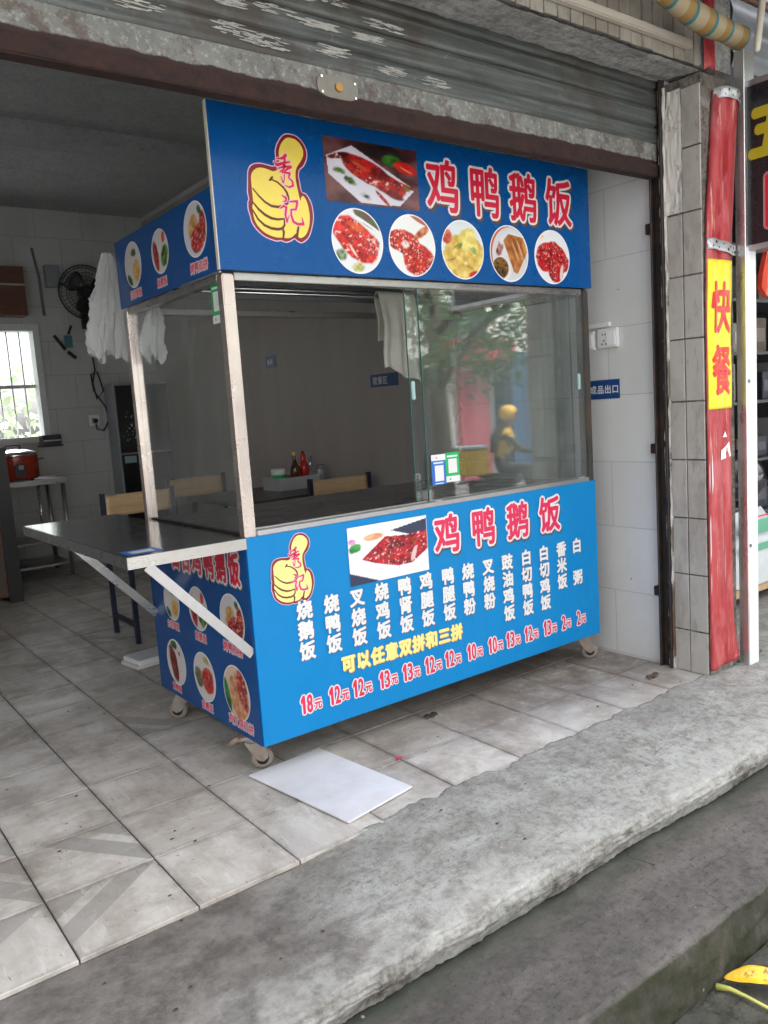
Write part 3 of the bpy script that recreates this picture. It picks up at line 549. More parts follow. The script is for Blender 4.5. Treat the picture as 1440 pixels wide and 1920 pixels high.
XS = list(np.concatenate([np.arange(-6, -1.4, .2), np.arange(-1.4, 2.9, .006), np.arange(2.9, 9, .2)]))
def thr(x, t, k):
    # t 0..1 top run, 1..2 broken lip, 2..3 riser
    k0 = min(1, max(0, (x + .25) / .5)); k0 = k0 * k0 * (3 - 2 * k0); inner = -.466 + k0 * (.011 + .035 * fbm(x, 3, 5) + .012 * fbm(x, 7, 18))
    ridge = -.955 + .014 * fbm(x, 1, 2.0) + .004 * fbm(x, 8, 11)
    zi = -.0125 + k0 * (.0175 + .0025 * fbm(x, 2, 9)); ze = -.034 + .006 * fbm(x, 5, 4)
    if t <= 1:
        y = inner + (ridge - inner) * t; z = zi + (ze - zi) * t ** 1.3 + .0035 * fbm(x, y, 7) + .0012 * fbm(x, y, 30)
        if t > .86: z -= .012 * max(0, fbm(x, 9, 3) + .1) * (t - .86) / .14
        if t == 0: z -= .012
    elif t <= 2:
        u = t - 1; y = ridge - .016 * math.sin(u * math.pi / 2) + .006 * fbm(x, u, 8) + .005 * chip(x, u * .06, 26); z = ze - .042 * u - .005 * chip(x, u * .05, 19) - .010 * max(0, fbm(x, 9, 3) + .1)
    else:
        u = t - 2; y = ridge - .016 + .03 * u + .005 * fbm(x, .3 + u * .12, 6) + .007 * chip(x, u * .085, 22) + .0025 * fbm(x, u * .09, 60) + (.012 if u > .55 else 0); z = ze - .042 - .08 * u
    return (x, y, z)
slab('concrete_threshold', M['threshold'], XS, list(np.linspace(0, 1, 46)) + list(1 + np.linspace(.1, 1, 11)) + list(2 + np.linspace(.05, 1, 22)), thr)
def stp(x, t, k):
    e = -1.292 + .008 * fbm(x, 4, 3) + .005 * fbm(x, 2, 17)
    if t <= 1: y = -.86 + (e + .86) * t; z = -.128 - .012 * t + .002 * fbm(x, y, 6) + .0008 * fbm(x, y, 35) + .010 * math.exp(-((y + .925) / .025) ** 2) * (fbm(x, 1, 9) + .4)
    elif t <= 2: u = t - 1; y = e - .009 * math.sin(u * math.pi / 2); z = -.14 - .012 * u - .012 * max(0, fbm(x, 6, 8) + .05)
    else: u = t - 2; y = e - .009 - .012 * u + .006 * fbm(x, u * .4, 9); z = -.152 - .165 * u
    return (x, y, z)
slab('concrete_step', M['step'], XS, list(np.linspace(0, 1, 34)) + list(1 + np.linspace(.2, 1, 5)) + list(2 + np.linspace(.1, 1, 14)), stp)
mb = MB(); rnd = random.Random(5)
yy = -1.30
for row in range(3):
    x = -6 + rnd.random() * .2; wd = .21
    while x < 6:
        L = .28 if row else .40
        def pav(u, v, x=x, yy=yy, L=L, wd=wd):
            du = min(u, 1 - u) * L; dv = min(v, 1 - v) * wd; e = min(1, min(du, dv) / .012)
            X = x + u * (L - .012); Y = yy - v * (wd - .012); return (X, Y, -.325 + .028 * e ** .5 + .004 * fbm(X, Y, 8))
        mb.grid(16, 12, pav); x += L
    yy -= wd
mb.add([(-7, -1.27, -.318), (-7, -1.95, -.318), (7, -1.95, -.318), (7, -1.27, -.318)], [(0, 1, 2, 3)])
tag(mb.build('gutter_paving', M['gutter']), kind='structure')
MB().add([(-60, -1.9, -.345), (-60, -90, -.46), (80, -90, -.46), (80, -1.9, -.345)], [(0, 1, 2, 3)]).build('road', M['asphalt']); tag(bpy.data.objects['road'], kind='structure')
MB().add([(-60, 5.6, -.2), (80, 5.6, -.2), (80, 60, -.2), (-60, 60, -.2)], [(0, 1, 2, 3)]).build('yard_ground', M['asphalt']); tag(bpy.data.objects['yard_ground'], kind='structure')
MB().box(2.17, 9, -.45, 4.2, -.2, -.002).build('neighbor_floor', M['threshold']); tag(bpy.data.objects['neighbor_floor'], kind='structure')
# scattered specks
mb = MB(); rnd = random.Random(11)
for k in range(95):
    x = rnd.uniform(-.9, 1.85); y = rnd.uniform(-.47, 1.3) if k < 70 else rnd.uniform(-.9, -.45); z = .003 if y > -.44 else thr(x, min(1, max(0, (-.46 - y) / .5)), 0)[2] + .003; s = rnd.uniform(.0025, .009); a0 = rnd.random() * 6
    if 0 < x < 1.8 and .15 < y < .9: continue
    n = 6; v = [(x + s * rnd.uniform(.5, 1.3) * math.cos(a0 + i * 1.05), y + .6 * s * rnd.uniform(.5, 1.3) * math.sin(a0 + i * 1.05), z + .0003) for i in range(n)]; v.append((x, y, z + s * .35)); mb.add(v, [(i, (i + 1) % n, n) for i in range(n)])
M['speck'] = simple('dry_leaf_bits', (.05, .035, .025), .9, var=.5, scale=40)
tag(mb.build('leaf_litter', M['speck']), 'tiny dark dry leaf bits scattered over the floor tiles and threshold', 'litter', kind='stuff')

# ================================================================== SETTING: the shop building
shop = thing('shop_building', 'tiled ground-floor shop unit with open front and rolled-up shutter', 'building', (0, 0, 0))
MB().box(1.955, 2.165, -.30, 5.5, -.2, 3.25).build('side_wall', M['white_wall_tile'], shop, label='white tiled side wall beside the food cart')
MB().box(1.947, 1.9549, 1.05, 5.49, 0, 3.2).build('wall_panel', M['brown_panel'], shop)
MB().box(-4.62, -4.42, -.48, 5.5, -.2, 3.25).build('side_wall', M['back_wall_tile'], shop)  # unseen left bay added out to here, open-fronted to admit more skylight
mb = MB()   # back wall with a real window opening
wx0, wx1, wz0, wz1 = -.35, .87, 1.16, 2.22
for q in ((-4.6, wx0, -.2, 3.25), (wx1, 2.165, -.2, 3.25), (wx0, wx1, -.2, wz0), (wx0, wx1, wz1, 3.25)): mb.box(q[0], q[1], 5.502, 5.70, q[2], q[3])
mb.build('back_wall', M['back_wall_tile'], shop)
MB().box(-4.6, 2.165, -.27, 5.70, 3.252, 3.42).box(-4.4, 1.94, 3.3, 3.55, 3.16, 3.2515).build('ceiling', M['ceiling'], shop)
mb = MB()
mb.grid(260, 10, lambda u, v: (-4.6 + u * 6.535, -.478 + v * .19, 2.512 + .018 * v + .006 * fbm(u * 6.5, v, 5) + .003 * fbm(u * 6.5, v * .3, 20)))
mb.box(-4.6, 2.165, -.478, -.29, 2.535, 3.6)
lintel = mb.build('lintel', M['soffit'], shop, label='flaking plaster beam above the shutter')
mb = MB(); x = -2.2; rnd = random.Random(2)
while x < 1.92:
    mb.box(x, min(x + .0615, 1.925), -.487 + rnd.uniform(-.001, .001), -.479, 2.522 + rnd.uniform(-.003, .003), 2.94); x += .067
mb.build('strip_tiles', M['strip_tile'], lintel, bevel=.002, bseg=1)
pil = MB().box(1.94, 2.165, -.478, -.301, -.05, 2.508).build('pillar', M['pillar_core'], shop, label='party wall end with narrow tiles and chipped edge')
mb = MB(); zs = [.0, .192, .446, .697, .952, 1.202, 1.465, 1.725, 1.98, 2.235, 2.47]
for a, b in ((-.478, -.394), (-.389, -.318)):
    for k in range(len(zs) - 1):
        if k >= 8 and a > -.4: continue
        mb.box(1.9335 + rnd.uniform(-.001, .001), 1.9405, a + rnd.uniform(0, .001), b, zs[k] + .003, zs[k + 1] - .0035)
mb.build('pillar_tiles', M['beige_tile'], pil, bevel=.0015, bseg=1)
mb = MB()
mb.grid(14, 260, lambda u, v: (1.943 - .010 * math.sin(math.pi * min(1, u * 1.1)) ** .5 - .006 * fbm(u * .5, v * 2.5, 14), -.320 + .040 * u + .006 * fbm(.3, v * 2.5, 9), v * 2.5))
mb.grid(16, 50, lambda u, v: (1.936 - .004 * fbm(u, v, 6), -.392 + .085 * u * (1 - .25 * max(0, (v - .6) / .4)), 1.985 + .49 * v))
mb.build('chipped_plaster', M['chipped'], pil)
# cream skirting tiles at the pillar foot
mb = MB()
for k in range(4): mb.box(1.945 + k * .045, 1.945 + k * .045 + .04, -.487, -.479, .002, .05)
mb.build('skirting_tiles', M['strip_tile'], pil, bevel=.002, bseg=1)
# window
win = MB()
for q in ((wx0, wx1, wz0, wz0 + .05), (wx0, wx1, wz1 - .06, wz1), (wx0, wx0 + .05, wz0 + .05, wz1 - .06), (wx1 - .055, wx1, wz0 + .05, wz1 - .06)): win.box(q[0], q[1], 5.46, 5.62, q[2], q[3])
win = win.build('window', M['white_paint'], shop, label='white framed barred window over the prep table')
win.data.materials[0] = simple('grey_window_frame', (.6, .63, .64), .4)
MB().box(wx0 + .05, wx1 - .055, 5.55, 5.556, wz0 + .05, wz1 - .06).build('window_pane', M['window_glass'], win)
mb = MB()
for k in range(11): mb.tube([(wx0 + .1 + k * .108, 5.585, wz0 + .05), (wx0 + .1 + k * .108, 5.585, wz1 - .06)], .0065, 8)
mb.box(wx0 + .05, wx1 - .055, 5.575, 5.598, 1.655, 1.685); mb.build('window_bars', M['steel_dark'], win)

# neighbour shop
nb = thing('neighbor_shop', 'dark stocked shop interior beyond the white door post', 'building')
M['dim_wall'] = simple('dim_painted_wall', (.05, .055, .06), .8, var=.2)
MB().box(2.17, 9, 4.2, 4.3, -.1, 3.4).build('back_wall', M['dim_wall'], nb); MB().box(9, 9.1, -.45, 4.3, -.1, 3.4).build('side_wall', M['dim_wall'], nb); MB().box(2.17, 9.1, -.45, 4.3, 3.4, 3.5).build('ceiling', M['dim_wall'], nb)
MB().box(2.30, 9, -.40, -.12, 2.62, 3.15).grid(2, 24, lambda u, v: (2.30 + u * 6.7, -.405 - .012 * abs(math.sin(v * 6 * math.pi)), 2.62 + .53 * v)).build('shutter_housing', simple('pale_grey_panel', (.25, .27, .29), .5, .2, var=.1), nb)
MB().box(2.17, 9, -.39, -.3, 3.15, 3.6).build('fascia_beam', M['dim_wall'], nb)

# ================================================================== roller shutter
sh = thing('roller_shutter', 'grey corrugated roller shutter with rusty bottom bar above the cart', 'shutter', (0, -.273, 2.15))
def shp(u, v):
    z = 2.286 + v * .60; ph = (z - 2.286) / .0745; fr = ph - math.floor(ph)
    d = (.004 + .005 * min(1, fr / .12) - .004 * fr + (.0035 * math.exp(-((fr - .70) / .05) ** 2))) if fr < .86 else .0085 - .019 * math.sin(math.pi * (fr - .86) / .14)
    x = -4.4 + u * 6.335; return (x, -.273 - d + .002 * fbm(x, z, 2), z)
def loc(o, p): o.location = -Vector(p.location); return o
sl_ = loc(MB().grid(60, 8 * 20, shp).build('slats', M['shutter'], sh), sh)
pt = loc(MB().grid(200, 10, lambda u, v: (-4.4 + u * 6.335, -.275 + .0015 * fbm(u * 20, v, 3), 2.196 + .09 * v)).build('bottom_plate', M['plate'], sh), sh)
mb = MB(); mb.grid(220, 3, lambda u, v: (-4.4 + u * 6.335, -.287 + .0025 * fbm(u * 4, v * .2, 15), 2.153 + .047 * v + .003 * fbm(u * 4, v, 9)))
mb.box(-4.4, 1.935, -.284, -.24, 2.150, 2.156); mb.box(-4.4, 1.935, -.284, -.2735, 2.192, 2.2); loc(mb.build('bottom_bar', M['rust'], sh), sh)
mb = MB(); n = 40
def oval(t): a = 2 * math.pi * t; return (.305 + .075 * (1 if abs(math.cos(a)) > .2 else .9) * math.copysign(abs(math.cos(a)) ** .6, math.cos(a)), 2.235 + .033 * math.copysign(abs(math.sin(a)) ** .7, math.sin(a)))
pts = [oval(k / n) for k in range(n)]; mb.add([(p[0], -.2785, p[1]) for p in pts] + [(p[0], -.275, p[1]) for p in pts], [tuple(range(n))[::-1]] + [(k, (k + 1) % n, (k + 1) % n + n, k + n) for k in range(n)])
lp = loc(mb.build('lock_plate', simple('worn_lock_plate', (.21, .195, .165), .6, .2, var=.2), sh, bevel=0), sh)
mb = MB(); mb.tube([(.305, -.278, 2.235), (.305, -.287, 2.235)], .0125, 18, 0)
mb.build('lock_cylinder', simple('brass_lock', (.42, .22, .06), .4, .6), lp)
mb = MB()
for q in ((.245, 2.258), (.245, 2.214), (.367, 2.255), (.367, 2.213)): MB().tube([(q[0], -.2775, q[1]), (q[0], -.283, q[1])], .004, 8).build('bolt', M['chrome'], lp)
M['paper_scraps'] = simple('torn_paper', (.34, .335, .31), .85, var=.4, scale=30); rnd = random.Random(9)   # torn paper left on the slats
for cx, cz, wd, hh in ((.06, 2.318, .13, .035), (.30, 2.335, .10, .03), (-.06, 2.33, .07, .035), (.245, 2.40, .12, .02), (.10, 2.415, .14, .03), (-.05, 2.40, .10, .025), (.43, 2.40, .09, .02), (.52, 2.318, .09, .028), (.70, 2.315, .09, .03), (.30, 2.48, .10, .02), (.50, 2.45, .13, .022), (-.3, 2.33, .12, .03), (-.25, 2.47, .12, .03), (.2, 2.47, .05, .02)):
    mb = MB()
    for k in range(rnd.choice((18, 30, 45, 60))):
        a = cx + rnd.uniform(-.5, .5) * wd; z = cz + rnd.uniform(-.5, .5) * hh; L = rnd.uniform(.004, .03); t = rnd.uniform(.0008, .0022); y = shp(0, (z - 2.286) / .6)[1] - .0022 - k * .00004
        mb.add([(a - L, y, z - t * rnd.random()), (a + L * rnd.uniform(.2, 1), y, z - t), (a + L, y, z + t * rnd.random()), (a - L * rnd.uniform(.3, 1), y, z + t)], [(0, 1, 2, 3)])
    loc(mb.build('torn_paper', M['paper_scraps'], sh), sh)
jr = MB().box(1.918, 1.9545, -.306, -.296, .0, 2.55).box(1.918, 1.9545, -.252, -.244, .0, 2.55).box(1.944, 1.9545, -.296, -.252, 0, 2.55)
tag(jr.build('shutter_rail', M['frame_dark'], None, bevel=.002, bseg=1), 'dark metal shutter guide rail beside the tiled pillar', 'rail')
mb = MB().box(-.03, .03, -.02, .02, -.02, .02)
for z in (.35, 1.0, 1.95):
    o = MB().box(1.925, 1.954, -.2435, -.215, z - .022, z + .022).build('rail_clip', M['rust'], bpy.data.objects['shutter_rail'], bevel=.003)
# trunking on the tile band
tag(MB().box(-1.6, 1.835, -.516, -.4885, 2.562, 2.594).build('cable_trunking', simple('cream_plastic', (.40, .365, .31), .5, var=.12, dirt=(.3, .26, .2)), None, bevel=.004), 'long cream cable trunking fixed across the strip tiles', 'trunking')

# ================================================================== red wrapped pillar front
def redsheet(u, v):
    z = .032 + v * 2.41; k = v
    xl = 1.940 + (.03 * max(0, (k - .62) / .38) + .045 * max(0, (k - .8) / .2)); xr = 2.114 + .04 * max(0, (k - .6) / .4)
    if z < .35: xr += .055 * (1 - z / .35) ** 2 * math.sin(math.pi * min(1, (z + .06) / .33))
    a = math.pi * (1 - u); bul = .013 + .045 * max(0, (k - .72) / .28); bul += .012 * max(0, 1 - z / .4)
    wz = .004 * fbm(u * 3, z, 2.5) + .0035 * math.sin(u * 17 + z * 2) * (1 if z < 1.1 or z > 1.8 else .3) + (.012 * math.sin(u * 11 + z * 9) * max(0, 1 - z / .35))
    return ((xl + xr) / 2 + (xr - xl) / 2 * math.cos(a), -.484 - bul * math.sin(a) ** (.4 if k < .72 else .4 + (k - .72)) - wz * math.sin(a), z + (.03 * (u - .2) * (1 if z < .06 else 0)))
rw = thing('pillar_wrap', 'faded red vinyl wrapped round the narrow pillar front', 'wrap', (2.05, -.49, .03))
loc(MB().grid(44, 190, redsheet).build('red_sheet', M['red_wrap'], rw, solid=.004), rw)
def on_wrap(u, z, lift, lin_=False):
    if lin_: u = 1 - math.acos(max(-1, min(1, 2 * u - 1))) / math.pi
    p = Vector(redsheet(u, (z - .032) / 2.41)); p.y -= lift; return p
mb = MB(); mb.add([on_wrap(a, b, .0055, True) for a, b in ((.42, .945), (.92, .955), (.86, .975), (.78, 1.02), (.64, 1.0), (.45, .985))], [(0, 1, 2, 3, 4, 5)]); mb.add([on_wrap(a, b, .0055, True) for a, b in ((.55, 1.04), (.68, 1.04), (.64, 1.065))], [(0, 1, 2)])
for a0, a1, z0, z1 in ((.02, .07, .50, .72), (.02, .06, .80, .95), (.18, .22, .80, .98), (.03, .06, .36, .47)): mb.add([on_wrap(a, b, .0045) for a, b in ((a0, z0), (a1, z0 + .05), (a1 * .9, z1), (a0, z1 - .04))], [(0, 1, 2, 3)])
loc(mb.build('torn_white_patch', M['white_paint'], rw), rw)
bn = thing('street_banner', 'yellow vertical banner with two large red characters on the red pillar', 'banner', (2.03, -.52, 1.165))
loc(MB().grid(30, 40, lambda u, v: tuple(on_wrap(u, 1.162 + .616 * v, .006 + .0015 * math.sin(v * 9)))).build('banner_sheet', M['banner_yellow'], bn, solid=.001), bn)
mb = MB()
for ch, z in (('快', 1.585), ('餐', 1.325)):
    v, f = glyph(ch); q = np.array([((a - .5) / .94 * .76 + .5, (b - .385) / .93 * .205 + z) for a, b in v])
    for k, (dx, dz) in enumerate([(0, 0)] + [(a * .026, b * .005) for a, b in RING]):
        mb.add([on_wrap(max(.02, min(.98, a + dx)), b + dz, .0085 + .00003 * k + .0015 * math.sin((b - 1.162) / .616 * 9), True) for a, b in q], f)
loc(mb.build('lettering', ink('banner_red_ink', (.66, .035, .03)), bn), bn)
def strap(z, label):
    t = thing('perforated_strap', label, 'bracket', (2.05, -.5, z), group='perforated metal straps across the red pillar')
    MBs = MB(); n = 20
    def sp(u, v):
        uu = -.05 + 1.35 * u; p = Vector(redsheet(min(1, max(0, uu)), (z - .032) / 2.41)); x = p.x + (.10 * (uu - 1) if uu > 1 else 0) + (uu * .06 if uu < 0 else 0); y = p.y - .009 - (0 if uu < 1 else .002)
        return (x, y, z - .02 + .043 * v - .012 * uu + .005 * math.sin(u * 7))
    loc(MBs.grid(26, 3, sp).build('strap', simple('galvanised_strap', (.55, .57, .58), .4, .5, var=.25, scale=40), t, solid=.002), t)
    h = MB(); rnd = random.Random(int(z * 100))
    for k in range(13):
        u = .04 + k * .075; v = .3 + .4 * (k % 2); p = sp(u, v); r = .0045 if k % 3 else .007; h.add([(p[0] + r * math.cos(a), p[1] - .0016, p[2] + r * math.sin(a)) for a in [2 * math.pi * i / 10 for i in range(10)]], [tuple(range(10))])
    loc(h.build('holes', M['black_plastic'], t), t)
strap(2.425, 'perforated metal strap at the top of the red pillar'); strap(1.835, 'perforated metal strap just above the yellow banner')
# upper red stub and dark clutter above the wrap
mb = MB(); mb.grid(16, 20, lambda u, v: (1.945 + .075 * u, -.492 - .02 * math.sin(math.pi * u), 2.51 + .42 * v + .01 * math.sin(u * 5)))
tag(mb.build('red_cloth_strip', M['red_wrap'], None, solid=.004), 'short dark red cloth strip above the strip-tile corner', 'cloth')
# white door post of the neighbour
dp = thing('door_post', 'tall white aluminium door post between the two shops', 'post', (2.2, -.5, 0))
loc(MB().box(2.168, 2.247, -.535, -.49, .0, 2.62).build('post_shell', M['metal_post'], dp, bevel=.002, bseg=1), dp)
loc(MB().box(2.170, 2.245, -.5375, -.5352, .004, 1.83).build('front_cover', M['white_paint'], dp), dp)
mb = MB()
for z in (.55, 1.27): loc(MB().tube([(2.182, -.5370, z), (2.182, -.5395, z)], .009, 14).build('screw_cap', simple('grey_cap', (.10, .12, .12), .4), dp), dp)
# blade sign
bs = thing('hanging_sign', 'black projecting light box sign in silver frame at the right edge', 'sign', (2.24, -.9, 1.84))
loc(MB().box(2.192, 2.29, -1.30, -.515, 1.835, 2.475).build('sign_box', simple('black_sign_face', (.014, .014, .017), .25), bs), bs)
mb = MB()
for a in ((-1.315, -.50, 1.815, 1.838), (-1.315, -.50, 2.472, 2.495), (-.5235, -.50, 1.838, 2.472), (-1.315, -1.29, 1.838, 2.472)): mb.box(2.186, 2.296, *a)
loc(mb.build('sign_frame', M['aluminium'], bs, bevel=.003), bs)
P = Plane((2.192, 0, 0), (0, -1, 0), (0, 0, 1), (-1, 0, 0)); mb = MB()
put_char(mb, P, '五', .655, 2.285, .22, .21, .014, 0, .001); put_char(mb, P, '日', .675, 2.01, .17, .22, .016, 1, .001); put_char(mb, P, '日', .675, 2.01, .17, .22, .007, 2, .0016)
loc(mb.build('lettering', [ink('olive_sign_ink', (.42, .34, .015)), ink('pale_sign_ink', (.5, .2, .2)), M['ink_red']], bs), bs)
# awning overhead, with striped roller and pull pole
aw = thing('rolled_awning', 'yellow and teal striped awning roll under the canopy at top right', 'awning', (1.9, -.6, 2.66))
N = NT('striped_awning_cloth'); x, y, z = N.sep(); s = N.math('FRACT', N.math('MULTIPLY', x, 8.5)); c = N.mix(N.math('LESS_THAN', s, .5), (.25, .15, .045), (.31, .25, .155)); c = N.mix(N.math('GREATER_THAN', s, .86), c, (.02, .13, .15)); N.set(c, .6); M['stripe'] = N.m
loc(MB().tube([(1.0 + k * .11 , -.62, 2.735 - .018 * k + .02 * math.sin(k * .8)) for k in range(10)], [.043 + .004 * math.sin(k * 2.1) for k in range(10)], 18).build('cloth_roll', M['stripe'], aw), aw)
loc(MB().tube([(.9, -.62, 2.755), (3.2, -.62, 2.74)], .016, 12).build('roll_bar', M['brown_wood'], aw), aw)
tag(MB().tube([(2.118, -.66, 2.90), (2.085, -.66, 2.74), (2.055, -.655, 2.58), (2.050, -.655, 2.545), (2.049, -.655, 2.538)], [.013, .013, .0135, .011, .004], 12).build('pull_pole', simple('cream_pole', (.60, .56, .46), .45, dirt=(.3, .25, .2)), None), 'cream pole hanging down in front of the striped awning', 'pole')
tag(MB().bar((1.95, -.75, 2.86), (6.5, -.75, 2.86), .05, .09).build('wooden_beam', M['wood'], None), 'pale wooden beam running behind the hanging pole', 'beam')
cn = thing('street_canopy', 'dark sheet canopy over the pavement with steel rail', 'canopy', (1, -1.2, 3))
loc(MB().add([(-6, -.52, 2.99), (9, -.52, 2.99), (9, -1.0, 2.80), (-6, -1.0, 2.80)], [(0, 1, 2, 3)]).build('canopy_sheet', simple('canopy_sheet', (.10, .11, .12), .7, var=.2), cn, solid=.02), cn)
loc(MB().tube([(-6, -.98, 2.75), (9, -.98, 2.75)], .03, 12).build('edge_rail', M['aluminium'], cn), cn)

# ================================================================== THE FOOD CART
W, D = 1.8, .9055
cart = thing('food_cart', 'blue roast-meat food cart on casters with glass windows and printed panels', 'food cart', (0, 0, 0))
M['post_dark'] = stainless('dark_stainless_post', (.16, .14, .13), .3, 'z', amt=.5)
for x, y in ((.0, .0), (1.757, .0), (.0, D - .043), (1.757, D - .043)):
    MB().box(x, x + .043, y + .001, y + .043, .845, 1.72).build('post', M['steel_post'] if x < 1 or y > .1 else M['post_dark'], cart, bevel=.004)
mb = MB()
for y in (.003, .85): mb.box(.045, 1.755, y, y + .035, 1.700, 1.7265)
mb.box(.003, .038, .045, .86, 1.700, 1.7265); mb.box(1.762, 1.797, .045, .86, 1.700, 1.7265)
mb.build('top_rail', M['steel_x'], cart, bevel=.002, bseg=1)
MB().box(.0435, 1.7565, -.006, .040, .8665, .8855).box(.0435, 1.7565, .012, .017, .8856, .893).build('front_rail', M['aluminium'], cart, bevel=.0015, bseg=1)
MB().box(.02, 1.78, .02, D, .8405, .8655).build('countertop', M['steel_counter'], cart, bevel=.004)
MB().box(.0, 1.8, D - .012, D, .14, .838).box(1.789, 1.8, .004, D - .013, .14, .838).box(.0, 1.8, 0.004, D, .1405, .155).build('carcass', simple('dull_steel_carcass', (.25, .26, .27), .4, .6), cart)
MB().box(.0, 1.8, .01, D, 1.93, 1.955).box(.0, 1.8, D - .02, D, 1.78, 1.929).box(1.782, 1.8, .01, D - .021, 1.72, 1.929).build('roof', simple('grey_roof_panel', (.16, .165, .17), .6), cart)
# ---- upper front sign
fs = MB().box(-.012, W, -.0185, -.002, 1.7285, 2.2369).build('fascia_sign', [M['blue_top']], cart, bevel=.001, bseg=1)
MB().box(-.0155, -.0121, -.018, -.0025, 1.7285, 2.2369).build('sign_edge', simple('cream_board_edge', (.6, .55, .45), .6), fs)
PT = Plane((0, -.0185, 0), (1, 0, 0), (0, 0, 1), (0, -1, 0))
def heading(P, chars, cents, cy, w, h, parent, red, name='title_lettering', sh=.010):
    mb = MB()
    for ch, cx in zip(chars, cents): put_char(mb, P, ch, cx, cy, w, h, .014, 2, .0004, (sh * .7, -sh))
    for ch, cx in zip(chars, cents): put_char(mb, P, ch, cx, cy, w, h, .0135, 0, .0009)
    for ch, cx in zip(chars, cents): put_char(mb, P, ch, cx, cy, w, h, .0042, 1, .0014)
    return mb.build(name, [M['ink_white'], red, M['ink_shadow']], parent)
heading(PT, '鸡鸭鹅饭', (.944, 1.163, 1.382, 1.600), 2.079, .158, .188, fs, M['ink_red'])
logo(PT, .106, .348, 1.828, 2.172, fs, M['ink_yellow'])
photo(PT, .615, 2.082, .412, .213, 'goose', fs, 3, False, 150)
for cx, kind, s in ((.529, 'bird', 5), (.777, 'pieces', 8), (1.031, 'pale_chicken', 12), (1.287, 'sliced', 15), (1.547, 'char_siu', 21)): photo(PT, cx, 1.849, .222, .224, kind, fs, s)
# ---- upper side sign
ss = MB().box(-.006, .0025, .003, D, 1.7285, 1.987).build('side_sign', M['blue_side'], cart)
PS = Plane((-.006, 0, 0), (0, -1, 0), (0, 0, 1), (-1, 0, 0))
for y, z, d, kind, s in ((.727, 1.872, .172, 'cut_chicken', 31), (.455, 1.872, .156, 'greens', 34), (.150, 1.885, .178, 'two_meats', 38)): photo(PS, -y, z, d, d, kind, ss, s, res=56)
def captions(P, items, parent):
    for txt, cx, cz, h in items:
        mb = MB(); n = len(txt)
        for k, ch in enumerate(txt): put_char(mb, P, ch, cx + (k - (n - 1) / 2) * h * 1.02, cz, h * .9, h, .0042, 0, .0005); put_char(mb, P, ch, cx + (k - (n - 1) / 2) * h * 1.02, cz, h * .9, h, .0008, 1, .0011)
        mb.build('caption_lettering', [M['ink_white'], M['ink_pink']], parent)
captions(PS, [('白切鸡饭', -.725, 1.764, .03), ('烧鹅饭', -.461, 1.766, .03), ('烤鸭双拼', -.146, 1.766, .034)], ss)
MB().box(-.0075, .002, .004, .30, 1.7225, 1.7282).build('sign_lower_lip', M['aluminium'], ss)
# ---- lower front panel (slightly wavy vinyl)
def fp(u, v): return (0 + u * 1.8, -.003 - .0016 * fbm(u * 1.8, v * .73, 4) * min(1, 8 * min(u, 1 - u, v + .1, 1 - v + .05)), .14 + v * .7265)
mb = MB().grid(90, 36, fp); mb.box(0, 1.8, -.0012, .003, .1402, .866)
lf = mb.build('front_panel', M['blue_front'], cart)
PF = Plane((0, -.0052, 0), (1, 0, 0), (0, 0, 1), (0, -1, 0))
heading(PF, '鸡鸭鹅饭', (.878, 1.076, 1.278, 1.479), .752, .128, .150, lf, M['ink_pink'], sh=.007)
logo(PF, .078, .246, .612, .853, lf, M['ink_pale'])
photo(PF, .5875, .733, .373, .215, 'roast_plate', lf, 44, False, 130)
cols = ['烧鹅饭', '烧鸭饭', '叉烧饭', '烧鸡饭', '鸭肾饭', '鸡腿饭', '鸭腿饭', '烧鸭粉', '叉烧粉', '豉油鸡饭', '白切鸭饭', '白切鸡饭', '香米饭', '白 粥']
cx14 = (.199, .312, .425, .537, .647, .755, .868, .977, 1.091, 1.203, 1.319, 1.431, 1.546, 1.652)
mb = MB()
for s, cx in zip(cols, cx14):
    st = .0735; z0 = .583
    for k, ch in enumerate(s):
        if ch == ' ': continue
        put_char(mb, PF, ch, cx, z0 - k * st, .062, .064, .0030, 1, .0003, (.0022, -.0026)); put_char(mb, PF, ch, cx, z0 - k * st, .062, .064, .0030, 0, .0008)
mb.build('menu_lettering', [M['ink_white'], M['ink_shadow']], lf)
mb = MB(); t = '可以任意双拼和三拼'
for k, ch in enumerate(t):
    cx = .366 + k * .0665; put_char(mb, PF, ch, cx, .346, .058, .062, .0042, 1, .0003, (.003, -.003)); put_char(mb, PF, ch, cx, .346, .058, .062, .0042, 0, .0008)
mb.build('offer_lettering', [M['ink_pale'], M['ink_orange']], lf)
prices = (18, 12, 12, 13, 13, 12, 12, 10, 10, 13, 12, 13, 2, 2); px_ = (.194, .313, .418, .54, .652, .764, .869, .99, 1.11, 1.216, 1.329, 1.45, 1.558, 1.662)
mb = MB()
for n_, cx in zip(prices, px_):
    s = str(n_); xs = [cx - .0165 * len(s) + .002 + .027 * k for k in range(len(s))]
    for lay, b, mi, lf_ in ((0, .0072, 0, .0004), (1, .0021, 1, .0011)):
        for ch, x in zip(s, xs): put_char(mb, PF, ch, x, .245, .0135 if ch == '1' else .021, .064, b, mi, lf_)
        put_char(mb, PF, '元', xs[-1] + .034, .236, .030, .040, b * .75, mi, lf_)
mb.build('price_lettering', [M['ink_white'], M['ink_pink']], lf)
